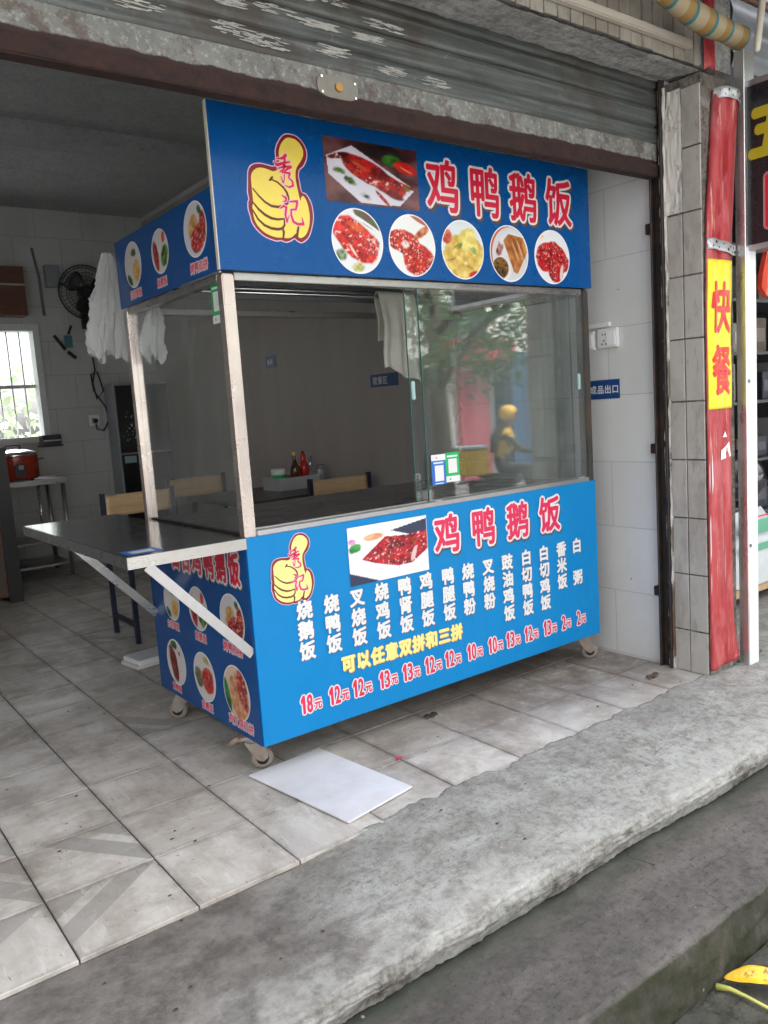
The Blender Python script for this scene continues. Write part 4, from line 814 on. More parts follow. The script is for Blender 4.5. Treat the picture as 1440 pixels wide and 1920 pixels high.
# ---- lower side panel
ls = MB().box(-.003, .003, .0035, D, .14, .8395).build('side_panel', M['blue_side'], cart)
PL = Plane((-.003, 0, 0), (0, -1, 0), (0, 0, 1), (-1, 0, 0))
heading(PL, '白百鸡鸭鹅饭', (-.61, -.51, -.41, -.305, -.205, -.10), .752, .078, .115, ls, M['ink_red'], sh=.004)
logo(PL, -.86, -.70, .70, .835, ls, M['ink_yellow'])
for y, z, d, kind, s in ((.694, .545, .158, 'cut_chicken', 51), (.437, .556, .172, 'greens', 54), (.152, .561, .190, 'two_meats', 58), (.709, .288, .192, 'braised', 61), (.438, .288, .195, 'pork', 64), (.170, .290, .205, 'crispy', 68)): photo(PL, -y, z, d, d, kind, ls, s, res=56)
captions(PL, [('白切鸡饭', -.70, .446, .03), ('烧鹅饭', -.437, .446, .034), ('烤鸭双拼', -.166, .455, .038), ('烧鸭饭', -.727, .177, .03), ('卤鸭饭', -.437, .172, .034), ('鸡叉烧双拼', -.155, .181, .038)], ls)
# ---- glass
sg = MB().box(.018, .023, .043, D - .043, .867, 1.70).build('side_glass', M['side_glass'], cart)
MB().box(1.777, 1.782, .043, D - .043, .867, 1.70).build('side_glass', M['side_glass'], cart)
MB().box(.012, .030, .044, D - .044, .8656, .874).build('glass_channel', M['frame_dark'], cart)
def pane(x0, x1, y, pulls):
    o = MB().box(x0, x1, y, y + .005, .888, 1.699).build('sliding_glass', M['glass'], cart)
    MB().box(x0 - .0025, x0 - .0002, y - .0005, y + .0055, .888, 1.699).build('glass_edge', M['glass_edge'], o); MB().box(x1 + .0002, x1 + .0025, y - .0005, y + .0055, .888, 1.699).build('glass_edge', M['glass_edge'], o)
    for q in pulls: MB().box(q - .009, q + .009, y - .010, y - .001, 1.285, 1.355).build('glass_pull', M['glass_pull'], o, bevel=.003)
    for q in (x0 + .03, x1 - .06): MB().box(q, q + .035, y - .003, y + .008, .8805, .8875).build('roller_clip', M['white_plastic'], o)
    return o
g1 = pane(.808, 1.756, .006, [1.715]); g2 = pane(.762, 1.70, .028, [.772])
def pay_sticker(P, x0, x1, z0, z1, colm, parent, white_top):
    mb = MB(); r = lambda a, b, c, d, mi, l: mb.add([P.p(a, c, l), P.p(b, c, l), P.p(b, d, l), P.p(a, d, l)], [(0, 1, 2, 3)], mi)
    w_, h_ = x1 - x0, z1 - z0; r(x0, x1, z0, z1, 0, .0005)
    if white_top: r(x0, x1, z1 - h_ * .2, z1, 1, .0009); r(x0 + w_ * .15, x1 - w_ * .15, z1 - h_ * .30, z1 - h_ * .25, 2, .0009); r(x0 + w_ * .22, x1 - w_ * .16, z0 + h_ * .12, z0 + h_ * .64, 1, .0009); r(x0 + w_ * .2, x1 - w_ * .2, z0 + h_ * .03, z0 + h_ * .06, 2, .0009); r(x0 + w_ * .33, x0 + w_ * .42, z1 - h_ * .13, z1 - h_ * .08, 3, .0012)
    else: r(x0, x1, z0, z0 + h_ * .2, 1, .0009); r(x0 + w_ * .12, x1 - w_ * .12, z1 - h_ * .16, z1 - h_ * .10, 2, .0009); r(x0 + w_ * .2, x1 - w_ * .18, z0 + h_ * .30, z0 + h_ * .78, 1, .0009); r(x0 + w_ * .24, x0 + w_ * .34, z0 + h_ * .07, z0 + h_ * .13, 4, .0012)
    return mb.build('payment_sticker', [colm, M['ink_white'], ink('pale_text_band', (.6, .75, .8)), ink('violet_mark', (.3, .15, .4)), M['ink_green']], parent)
PG = Plane((0, .0055, 0), (1, 0, 0), (0, 0, 1), (0, -1, 0))
s1 = pay_sticker(PG, .826, .899, .948, 1.067, M['ink_sky'], g1, True); s1['label'] = 'blue payment card with white header on sliding glass'
s2 = pay_sticker(PG, .899, .972, .953, 1.070, M['ink_green'], g1, False); s2['label'] = 'green payment card beside the blue one'
s3 = pay_sticker(Plane((.0175, 0, 0), (0, -1, 0), (0, 0, 1), (-1, 0, 0)), -.125, -.052, 1.575, 1.705, M['ink_green'], sg, False); s3['label'] = 'green payment card high on the side glass'
# ---- hanging rods
for y, z in ((.72, 1.797), (.66, 1.772)): MB().tube([(.045, y, z), (1.757, y, z)], .0085, 12).build('hanging_rod', M['chrome'], cart)
# ---- fold-out shelf and braces
mb = MB(); mb.box(-.40, -.001, -.004, 1.25, .853, .8665); shf = mb.build('fold_out_shelf', M['steel_shelf'], cart, bevel=.003)
MB().box(-.40, -.001, -.006, -.0042, .829, .8655).build('shelf_front_edge', M['steel_x'], shf)
MB().box(-.402, -.4002, -.006, 1.25, .829, .8655).build('shelf_outer_edge', M['steel_dark'], shf)
mb = MB(); P = Plane((0, 0, .8667), (1, 0, 0), (0, 1, 0), (0, 0, 1))
mb.add([P.p(a, b, .0006) for a, b in ((-.385, .02), (-.27, .02), (-.27, .12), (-.385, .12))], [(0, 1, 2, 3)], 0); mb.add([P.p(a, b, .001) for a, b in ((-.365, .045), (-.29, .045), (-.29, .095), (-.365, .095))], [(0, 1, 2, 3)], 1)
mb.build('shelf_sticker', [M['ink_sky'], M['ink_white']], shf)
MB().bar((-.335, .012, .828), (-.006, .012, .468), .006, .032).build('shelf_brace', M['aluminium'], cart)
MB().bar((-.335, .862, .828), (-.006, .862, .468), .006, .032).build('shelf_brace', M['steel_dark'], cart)
# ---- casters
M['caster'] = simple('worn_caster_rubber', (.22, .195, .17), .7, var=.35, scale=40, dirt=(.2, .1, .06))
M['caster_steel'] = simple('rusty_caster_steel', (.27, .245, .215), .6, .3, var=.3, scale=30, dirt=(.22, .08, .03), dirt_amt=.8)
def caster(x, y, a):
    T = Matrix.Translation((x, y, 0)) @ Matrix.Rotation(a, 4, 'Z')
    mb = MB(); mb.box(-.045, .045, -.04, .04, .128, .1395, 0, T); mb.lathe([(.0, .127), (.034, .127), (.036, .118), (.028, .108), (.0, .108)], seg=18, M=T)
    for s in (-1, 1):
        pts = [(-.03, .112), (.03, .112), (.045, .085), (.052, .045), (.034, .032), (.014, .040), (-.01, .075)]
        v = [T @ Vector((p[0], s * .0205 + dy, p[1])) for dy in (-.0018, .0018) for p in pts]; n = len(pts)
        mb.add(v, [tuple(range(n)), tuple(range(2 * n - 1, n - 1, -1))] + [(k, (k + 1) % n, (k + 1) % n + n, k + n) for k in range(n)])
    # curved dust horn
    mb.tube([T @ Vector((-.03, 0, .118)), T @ Vector((-.055, 0, .122)), T @ Vector((-.072, 0, .112)), T @ Vector((-.08, 0, .098))], [.012, .012, .010, .006], 10)
    mb.tube([T @ Vector((.032, -.026, .041)), T @ Vector((.032, .026, .041))], .006, 10)
    o = mb.build('caster', M['caster_steel'], cart)
    prof = [(.012, -.014), (.030, -.0145), (.037, -.012), (.0408, -.006), (.0408, .006), (.037, .012), (.030, .0145), (.012, .014)]
    w_ = MB().lathe(prof, seg=28, M=T @ Matrix.Translation((.032, 0, .041)) @ Matrix.Rotation(R(90), 4, 'X')).build('wheel', M['caster'], o)
    MB().lathe([(0, -.0150), (.022, -.0152), (.024, -.013)], seg=20, M=T @ Matrix.Translation((.032, 0, .041)) @ Matrix.Rotation(R(90), 4, 'X')).lathe([(.024, .013), (.022, .0152), (0, .0150)], seg=20, M=T @ Matrix.Translation((.032, 0, .041)) @ Matrix.Rotation(R(90), 4, 'X')).build('wheel_hub', M['frame_dark'], o)
caster(.030, .152, R(-22)); caster(1.775, .085, R(-40)); caster(.06, .82, R(140)); caster(1.74, .82, R(20))
MB().tube([(1.13, .10, .125), (1.19, .09, .122), (1.26, .10, .128)], .007, 8).build('under_hook', M['aluminium'], cart)
# ================================================================== things on and at the cart
def towel(u, v):
    # v 0 = front hem, over the rod, short back fold
    x = 1.115 + .215 * u; L = 1.0; zr = 1.7835; rr = .012
    drop = .34 + .085 * u ** 1.6 - .01 * math.sin(u * 9)
    fold = .012 * math.sin(u * 15 + 1) + .010 * math.sin(u * 7) + .008 * fbm(u * 2, v * 2, 2)
    s = v * (drop + .25)
    if s < drop: z = zr - (drop - s); y = .66 - rr - .002 - fold * min(1, (drop - s) / .15)
    else:
        t = min(1, (s - drop) / (math.pi * rr)); a = math.pi * t
        if t < 1: z = zr + rr * math.sin(a) - .001; y = .66 - rr * math.cos(a)
        else: z = zr - (s - drop - math.pi * rr); y = .66 + rr + .002 + fold * .5
    return (x + .006 * math.sin(z * 20) - .02 * (1 - u) * max(0, (1.5 - z)), y, z)
tag(MB().grid(36, 130, towel).build('towel', M['cloth'], None, solid=.004), 'grey-beige cloth hung over the steel rod inside the cart', 'towel')
def bag(name, label, cx, cy, z0, z1, w_, seed, flare=1.3):
    rnd = random.Random(seed)
    def f(u, v):
        a = 2 * math.pi * u; z = z1 - (z1 - z0) * v; k = (.25 + .75 * min(1, v * 2.2) ** .8) * (1 + (flare - 1) * v)
        if .32 < v < .45: k *= .9
        cr = 1 + .22 * math.sin(a * 5 + seed + v * 3) + .16 * math.sin(a * 9 + v * 11 + seed) + .3 * fbm(math.cos(a) * .5 + seed, v * 1.4, 3) + .16 * abs(fbm(a, v * 2 + seed, 4)) + .05 * math.sin(a * 17 + v * 5)
        return (cx + w_ * k * cr * math.cos(a) - .02 * v, cy + w_ * .55 * k * cr * math.sin(a), z + .015 * math.sin(a * 4 + seed) * v + .01 * math.sin(9 * a) * v)
    tag(MB().grid(150, 70, f).build(name, M['bag'] if z1 > 1.8 else M['bag_dense'], None), label, 'plastic bag', 'plastic bags hung at the cart corner')
bag('plastic_bag', 'larger white plastic bag bundle hung outside the rear cart corner', -.012, .99, 1.545, 1.965, .056, 3)
bag('plastic_bag', 'smaller white plastic bag seen through the cart side glass', .088, .80, 1.52, 1.75, .038, 8, 1.0)
# white board on the floor
bp = [(-.018, .104), (.052, -.418), (.342, -.373), (.287, .118)]
mb = MB(); mb.add([(x, y, z) for z in (.004, .0105) for x, y in bp], [(0, 3, 2, 1), (4, 5, 6, 7), (0, 1, 5, 4), (1, 2, 6, 5), (2, 3, 7, 6), (3, 0, 4, 7)])
o = mb.build('foam_board', M['white_paint'], None, bevel=.002); o.data.materials[0] = simple('white_foam_board', (.80, .80, .85), .4, var=.03, scale=4, dirt=(.50, .47, .44), dirt_amt=.6)
tag(o, 'flat white board lying on the floor tiles before the cart', 'board')
mb = MB(); o = thing('foam_box_lid', 'small white box lid on the tiles behind the cart side', 'lid', (.25, 1.72, 0), R(8))
MB().box(-.11, .2, -.06, .12, .002, .022).build('lid_base', M['white_plastic'], o, bevel=.003); MB().box(-.10, .19, -.07, .11, .0225, .048).build('lid_top', M['white_paint'], o, bevel=.004)
# petal and scrap
mb = MB(); mb.grid(8, 8, lambda u, v: (.449 + .026 * (u - .5), -.165 + .018 * (v - .5) * (1 + .3 * math.sin(u * 6)), .004 + .006 * abs(math.sin(u * 4 + v * 3)))); tag(mb.build('red_petal', simple('pink_red_petal', (.55, .05, .09), .5), None), 'tiny crumpled red petal on the floor tiles beyond the white board', 'petal')
mb = MB(); mb.grid(14, 8, lambda u, v: (1.755 + .075 * (u - .5) + .01 * v, -.315 + .028 * (v - .5), .006 + .010 * abs(math.sin(u * 5 + v * 4)))); tag(mb.build('dry_leaf', simple('brown_dry_leaf', (.09, .06, .04), .8, var=.4, scale=30), None, solid=.001), 'curled brown dry leaf on the tiles near the pillar foot', 'leaf')
mb = MB(); mb.grid(10, 6, lambda u, v: (.79 + .06 * (u - .5), .06 + .03 * (v - .5), .004 + .008 * abs(math.sin(u * 6 + v * 3)))); tag(mb.build('dry_leaf', M['speck'], None, solid=.001), 'dark crumpled leaf scrap on the tiles under the cart front', 'leaf')
# yellow leaf in the gutter
yl = thing('fallen_leaf', 'bright yellow fallen leaf with pale stalk on the gutter pavers', 'leaf', (.64, -1.36, -.29))
def leafs(u, v, L=.17, W_=.045):
    s = W_ * math.sin(math.pi * min(1, u * .98 + .01)) ** .75 * (1 - .25 * u); return (u * L, (v - .5) * s * 1.5, .004 + .014 * math.sin(u * 2.6) + .016 * (abs(v - .5) * 2) ** 1.3 * math.sin(math.pi * u) + .0015 * math.sin(u * 22) * abs(v - .5))
b1_ = MB().grid(24, 8, leafs).build('leaf_blade', M['yellow_leaf'], yl, solid=.0006); b1_.location = (-.038, .036, .006); b1_.rotation_euler = (R(8), 0, R(-57))
st_ = MB().tube([(-.072, .036, .002), (-.062, .005, .008), (-.055, -.04, .007), (-.048, -.13, .003)], [.009, .006, .0045, .004], 8).build('leaf_stalk', simple('pale_green_stalk', (.42, .42, .10), .5), yl)

# ================================================================== right wall fittings
PW = Plane((1.955, 0, 0), (0, -1, 0), (0, 0, 1), (-1, 0, 0))
def wall_sign(P, u0, u1, z0, z1, txt, label, tx=0., h=.045, tilt=0):
    o = thing('wall_sign', label, 'sign', P.p((u0 + u1) / 2, z0)); mb = MB(); M_ = [P.p(a, b, l) for l in (.0005, .003) for a, b in ((u0, z0), (u1, z0 + tilt), (u1, z1 + tilt), (u0, z1))]
    mb.add(M_, [(0, 3, 2, 1), (4, 5, 6, 7), (0, 1, 5, 4), (1, 2, 6, 5), (2, 3, 7, 6), (3, 0, 4, 7)]); loc(mb.build('sign_plate', ink('navy_sign_plate', (.012, .055, .20)), o), o)
    if txt:
        mb = MB(); n = len(txt); cx = (u0 + u1) / 2 + tx
        for k, ch in enumerate(txt): put_char(mb, P, ch, cx + (k - (n - 1) / 2) * h * .98, (z0 + z1) / 2, h * .86, h * .9, .0008, 0, .0038)
        loc(mb.build('lettering', M['ink_white'], o), o)
    return o
wall_sign(PW, -.175, .040, 1.233, 1.322, '成品出口', 'blue wall sign with four white characters right of the cart', .021, .043)
PW2 = Plane((1.947, 0, 0), (0, -1, 0), (0, 0, 1), (-1, 0, 0))
wall_sign(PW2, -1.89, -1.60, 1.395, 1.475, '就餐区', 'blue wall sign half hidden behind the hanging cloth', -.04, .055)
wall_sign(PW2, -3.25, -3.09, 1.62, 1.715, '备用', 'small blue wall sign deep inside the shop', -.01, .045)
def socket(P, u, z, w_, h_, label, holes=True):
    o = thing('wall_socket', label, 'socket', P.p(u, z - h_ / 2), group='white wall sockets'); mb = MB(); mb.add([P.p(u + a * w_ / 2, z + b * h_ / 2, l) for l in (.0003, .02) for a, b in ((-1, -1), (1, -1), (1, 1), (-1, 1))], [(0, 3, 2, 1), (4, 5, 6, 7), (0, 1, 5, 4), (1, 2, 6, 5), (2, 3, 7, 6), (3, 0, 4, 7)])
    loc(mb.build('socket_plate', M['white_plastic'], o, bevel=.003), o)
    mb = MB()
    for a, b in (((-.22, .2), (-.08, .2), (-.15, -.12), (-.25, -.3), (-.05, -.3)) if holes else ((-.3, .1),)):
        mb.add([P.p(u + a * w_ + .0035 * math.cos(t), z + b * h_ + .0045 * math.sin(t), .0206) for t in [2 * math.pi * i / 8 for i in range(8)]], [tuple(range(8))])
    loc(mb.build('socket_holes', M['black_plastic'], o), o)
    mb = MB(); mb.add([P.p(u + w_ * .22 + a * w_ * .2, z + b * h_ * .36, l) for l in (.0205, .0245 ) for a, b in ((-1, -1), (1, -1), (1, 1), (-1, 1))], [(4, 5, 6, 7), (0, 1, 5, 4), (1, 2, 6, 5), (2, 3, 7, 6), (3, 0, 4, 7)])
    loc(mb.build('rocker', M['white_paint'], o), o)
socket(PW, -.010, 1.512, .112, .088, 'white double wall socket with rocker switch on the white wall')
socket(PW, -.135, 1.508, .10, .088, 'white switch plate half behind the cart beside the socket', False)
tag(MB().box(1.938, 1.954, .0, .14, 1.565, 1.585).build('cable_cover', M['white_plastic'], None), 'short white cable cover just above the wall sockets', 'trunking')
tag(MB().tube([(1.945, .152, 1.58), (1.944, .158, 1.8), (1.945, .15, 2.05), (1.945, .155, 2.3)], .006, 8).build('white_cable', M['white_plastic'], None), 'thin white cable running up the wall beside the cart', 'cable')

# ================================================================== interior
def chair(name_label, x, y, rz):
    t = thing('dining_chair', name_label, 'chair', (x, y, 0), rz, 'wood-backed dining chairs')
    for s in (-1, 1):
        MB().box(s * .22 - .013, s * .22 + .013, -.19, -.164, .002, .44).build('leg', M['navy_metal'], t); MB().box(s * .22 - .013, s * .22 + .013, .18, .206, .002, .86).build('leg', M['navy_metal'], t)
        MB().box(s * .22 - .012, s * .22 + .012, -.163, .179, .10, .125).build('stretcher', M['navy_metal'], t)
    MB().box(-.22, .22, -.20, .177, .4405, .465).build('seat', M['black_plastic'], t, bevel=.006); MB().grid(14, 6, lambda u, v: (-.206 + .412 * u, .192 + .02 * (1 - (2 * u - 1) ** 2), .715 + .13 * v)).build('backrest', M['wood'], t, solid=.012)
    return t
chair('wood-backed chair visible left of the cart over the fold-out shelf', .56, 2.32, 0)
chair('wood-backed chair seen through the open cart window by the condiments', 1.60, 1.62, 0)
chair('wood-backed chair at the far side behind the condiments', 1.25, 3.0, 0)
dt = thing('dining_table', 'dark dining table behind the cart holding the condiments', 'table', (1.4, 2.4, 0))
MB().box(-.40, .5, -.42, .42, .72, .75).build('tabletop', simple('dark_tabletop', (.06, .045, .04), .35), dt, bevel=.005)
for x, y in ((-.36, -.37), (.46, -.37), (-.36, .37), (.46, .37)): MB().box(x - .015, x + .015, y - .015, y + .015, .002, .719).build('leg', M['navy_metal'], dt)
def bottle(name, label, x, y, prof, mat, capmat, cap, cat='bottle', z=.7515):
    t = thing(name, label, cat, (x, y, z), group='condiments on the dining table'); MB().lathe([(0, 0)] + prof, seg=20).build('body', mat, t)
    if cap: MB().lathe(cap, seg=16).build('cap', capmat, t)
M['amber'] = simple('brown_sauce_glass', (.10, .035, .015), .12); M['redp'] = simple('red_plastic', (.55, .015, .02), .3); M['jar'] = simple('grey_clear_jar', (.30, .31, .31), .1, var=.1)
bottle('sauce_bottle', 'brown sauce bottle with tall neck beside the red bottle', 1.64, 2.42, [(.032, .0), (.034, .12), (.03, .15), (.013, .19), (.012, .225)], M['amber'], M['ink_yellow'], [(.0125, .2255), (.014, .23), (.014, .25), (0, .252)])
bottle('chili_bottle', 'tall red chili bottle on the dining table', 1.735, 2.46, [(.03, 0), (.032, .13), (.03, .16), (.016, .18)], M['redp'], M['redp'], [(.017, .181), (.018, .22), (.008, .25), (0, .25)])
bottle('seasoning_tub', 'white tub with green label on the dining table', 1.555, 2.50, [(.048, 0), (.052, .12), (.052, .14), (0, .142)], M['white_plastic'], M['ink_green'], [(.0505, .03), (.0525, .031), (.0545, .10), (.052, .101)], 'tub')
bottle('glass_jar', 'clear glass jar with grey lid near the chair back', 1.83, 2.40, [(.034, 0), (.036, .10), (.03, .12)], M['jar'], M['steel_dark'], [(.031, .121), (.033, .122), (.033, .14), (0, .142)], 'jar')
t = thing('spoon_jar', 'small jar with a leaning spoon between bottle and glass jar', 'jar', (1.785, 2.5, .7515), group='condiments on the dining table'); MB().lathe([(0, 0), (.028, 0), (.03, .08), (.0, .082)], seg=16).build('body', M['jar'], t); MB().tube([(0, 0, .05), (.03, 0, .15), (.045, 0, .205)], [.004, .004, .009], 8).build('spoon', M['chrome'], t)
t = thing('condiment_tray', 'pale translucent tray around the condiment bottles', 'tray', (1.63, 2.36, .7515)); MB().box(-.17, .15, -.03, -.022, 0, .085).box(-.17, .15, .19, .198, 0, .085).box(-.17, -.162, -.0215, .1895, 0, .085).box(.142, .15, -.0215, .1895, 0, .085).build('tray_wall', simple('pale_plastic', (.42, .42, .42), .3), t)
socket(Plane((0, .893, 0), (1, 0, 0), (0, 0, 1), (0, -1, 0)), 1.465, .888, .032, .04, 'small white socket block at the back of the cart counter')
# wall fan
fan = thing('wall_fan', 'black caged wall fan beside the window', 'fan', (1.30, 5.36, 2.50))
mb = MB()
for ry, rr in ((-.075, .10), (-.085, .05), (-.06, .17), (-.02, .225), (.0, .245), (.03, .225), (.055, .16)):
    mb.tube([(rr * math.cos(a), ry, rr * math.sin(a)) for a in [2 * math.pi * k / 40 for k in range(41)]], .003 if rr < .24 else .006, 6, cap=False)
for k in range(36):
    a = 2 * math.pi * k / 36; mb.tube([(r_ * math.cos(a), y_, r_ * math.sin(a)) for r_, y_ in ((.03, -.088), (.10, -.075), (.17, -.06), (.225, -.02), (.245, 0))], .0014, 4, cap=False); mb.tube([(r_ * math.cos(a), y_, r_ * math.sin(a)) for r_, y_ in ((.245, 0), (.225, .03), (.16, .055), (.05, .065))], .0014, 4, cap=False)
mb.build('cage', M['black_plastic'], fan)
for k in range(3):
    a0 = R(20 + 120 * k)
    def bl(u, v, a0=a0): r_ = .05 + .15 * u; a = a0 + (v - .5) * (.9 + .35 * math.sin(math.pi * u)); return (r_ * math.cos(a), -.02 + .035 * (v - .5), r_ * math.sin(a))
    MB().grid(10, 8, bl).build('blade', M['black_plastic'], fan, solid=.003)
MB().tube([(0, -.06, 0), (0, -.03, 0), (0, .05, 0), (0, .12, 0)], [.03, .055, .06, .045], 18).build('motor', M['black_plastic'], fan)
MB().box(-.03, .03, .10, .138, -.32, -.02).build('wall_bracket', M['black_plastic'], fan)
tag(MB().tube([(1.31, 5.485, 2.2), (1.33, 5.48, 2.0), (1.345, 5.485, 1.8), (1.31, 5.48, 1.68), (1.33, 5.47, 1.52), (1.40, 5.47, 1.60), (1.36, 5.475, 1.78), (1.30, 5.48, 1.76), (1.31, 5.475, 1.6), (1.40, 5.47, 1.45), (1.43, 5.47, 1.33), (1.36, 5.465, 1.22), (1.30, 5.465, 1.24), (1.29, 5.46, 1.30)], .0075, 8).build('fan_cord', M['black_plastic'], None), 'black cord looping down from the wall fan to its plug', 'cord')
PB = Plane((0, 5.5, 0), (1, 0, 0), (0, 0, 1), (0, -1, 0))
socket(PB, 1.285, 1.325, .10, .10, 'white wall socket with black plug under the fan')
tag(MB().box(1.265, 1.31, 5.44, 5.479, 1.30, 1.34).build('plug', M['black_plastic'], None, bevel=.006), 'black plug pushed into the wall socket under the fan', 'plug')
o = thing('switch_box', 'grey meter box on the wall left of the fan', 'box', (1.04, 5.46, 2.63)); MB().box(-.06, .06, -.03, .039, -.08, .12).build('box_body', simple('grey_box', (.24, .26, .28), .5), o, bevel=.006); MB().tube([(.06, -.0, -.05), (.15, .0, -.04), (.24, .0, -.06)], .008, 8).build('box_cable', M['black_plastic'], o)
o = thing('wall_hook', 'small teal tag with dark hanging straps on the back wall', 'tag', (1.11, 5.47, 2.05)); MB().box(-.02, .05, -.005, .008, -.04, .07).build('tag_plate', simple('teal_plate', (.06, .20, .22), .4), o); MB().bar((-.11, 0, .07), (-.02, 0, -.06), .016, .026).bar((.02, .0, .08), (.055, 0, .16), .014, .02).bar((.0, 0, -.08), (.07, 0, -.14), .014, .03).build('strap', M['black_plastic'], o)
o = thing('wooden_cabinet', 'brown wooden cupboard hung above the window', 'cupboard', (.2, 5.40, 2.28)); MB().box(-.75, .56, -.08, .098, .0, .42).build('cupboard_box', M['brown_wood'], o); MB().box(-.75, .56, -.084, -.0805, .255, .272).build('trim_strip', simple('pale_strip', (.35, .33, .3), .5), o)
tag(MB().tube([(.90, 5.49, 2.9), (.93, 5.48, 2.65), (.94, 5.485, 2.3)], .012, 8).build('wall_pipe', simple('grey_pipe', (.15, .15, .16), .5), None), 'thin grey pipe on the back wall beside the window', 'pipe')
# prep table and rice cooker
pt_ = thing('prep_table', 'stainless two-shelf prep table under the window', 'table', (.25, 5.08, 0))
MB().box(-.75, .56, -.28, .30, .805, .85).build('tabletop', M['steel_dark'], pt_, bevel=.004)
for z in (.30, .10): MB().box(-.72, .50, -.25, .27, z, z + .02).build('lower_shelf', M['steel_dark'], pt_)
for x, y in ((.5, -.25), (.5, .25), (-.7, -.25), (-.7, .25)): MB().tube([(x, y, .002), (x, y, .804)], .018, 12).build('leg', M['steel_x'], pt_)
for y in (-.25,): MB().tube([(.30, y, .321), (.30, y, .804)], .015, 10).build('leg', M['steel_x'], pt_)
rc = thing('rice_cooker', 'big red rice cooker with chrome lid on the prep table', 'rice cooker', (.42, 4.99, .8515))
MB().lathe([(0, .012), (.17, .012), (.185, .03), (.19, .20), (.188, .215)], seg=40).build('body', M['red_enamel'], rc)
MB().lathe([(.196, .212), (.198, .225), (.19, .235), (.10, .262), (.03, .27), (0, .27)], seg=40).build('lid', M['chrome'], rc); MB().tube([(-.06, 0, .262), (-.055, 0, .295), (0, 0, .302), (.055, 0, .295), (.06, 0, .262)], .009, 8).build('lid_handle', M['black_plastic'], rc)
MB().box(.185, .235, -.03, .03, .165, .18).build('side_handle', M['black_plastic'], rc, bevel=.004); MB().box(-.045, .04, -.215, -.17, .035, .145).build('control_panel', M['black_plastic'], rc, bevel=.01); MB().box(-.02, .02, -.219, -.2155, .10, .135).build('control_label', simple('pale_label', (.4, .4, .4), .4), rc)
for a in (40, 140, 220, 320): MB().lathe([(0, 0), (.015, 0), (.015, .011), (0, .011)], .14 * math.cos(R(a)), .14 * math.sin(R(a)), 10).build('foot', M['black_plastic'], rc)
o = thing('small_radio', 'small black box with silver edge beneath the window corner', 'radio', (.83, 5.40, 1.13)); MB().box(-.07, .10, -.05, .09, .0, .085).build('radio_body', M['black_plastic'], o, bevel=.006); MB().box(-.06, .09, -.053, -.0505, .03, .04).build('silver_strip', M['aluminium'], o); MB().box(-.08, .11, -.04, .098, -.022, -.001).build('wall_shelf', M['black_plastic'], o)
# disinfection cabinet
dc = thing('disinfection_cabinet', 'tall black glass-door dish cabinet with white side against the back wall', 'cabinet', (1.66, 5.38, 0))
MB().box(-.25, .27, -.14, .11, .06, 1.65).build('cabinet_shell', simple('pale_cabinet_side', (.33, .36, .39), .45), dc, bevel=.005)
for z0, z1 in ((.09, .98), (1.0, 1.63)): d_ = MB().box(-.235, .262, -.165, -.1405, z0, z1).build('door', simple('black_glass_door', (.008, .009, .01), .06), dc); MB().box(-.238, .265, -.168, -.139, z0 - .008, z0 - .0005).build('door_trim', simple('copper_trim', (.25, .08, .04), .4, .5), d_)
mb = MB(); rnd = random.Random(4)
for k in range(22): a = rnd.gauss(-.12, .04); b = rnd.gauss(1.22, .09); r_ = rnd.uniform(.004, .009); mb.add([(a + r_ * math.cos(t), -.1655, b + r_ * math.sin(t)) for t in [2 * math.pi * i / 8 for i in range(8)]], [tuple(range(8))])
mb.build('reflection_dots', simple('pale_dots', (.5, .52, .55), .3), dc)  # dotted reflections on the black door, put in as pale discs
MB().box(-.215, -.10, -.168, -.1655, .90, .965).build('control_label', simple('blue_white_label', (.25, .36, .42), .4), dc)
for x, y in ((-.22, -.1), (.24, -.1), (-.22, .08), (.24, .08)): MB().tube([(x, y, .002), (x, y, .06)], .02, 10).build('foot', M['black_plastic'], dc)
# cupboard at the left edge
lc = thing('side_cupboard', 'dark brown cupboard with black edge at the left border', 'cupboard', (-.4, 4.25, 0))
MB().box(-.5, .46, -.2, .25, .05, 1.12).build('cupboard_box', M['brown_wood'], lc); MB().box(.462, .56, -.215, .25, .002, 1.16).build('edge_post', M['black_plastic'], lc, bevel=.004); lc_d = MB().box(-.48, .44, -.212, -.2005, .08, 1.09).build('door', simple('dull_brown_door', (.075, .06, .045), .5), lc)

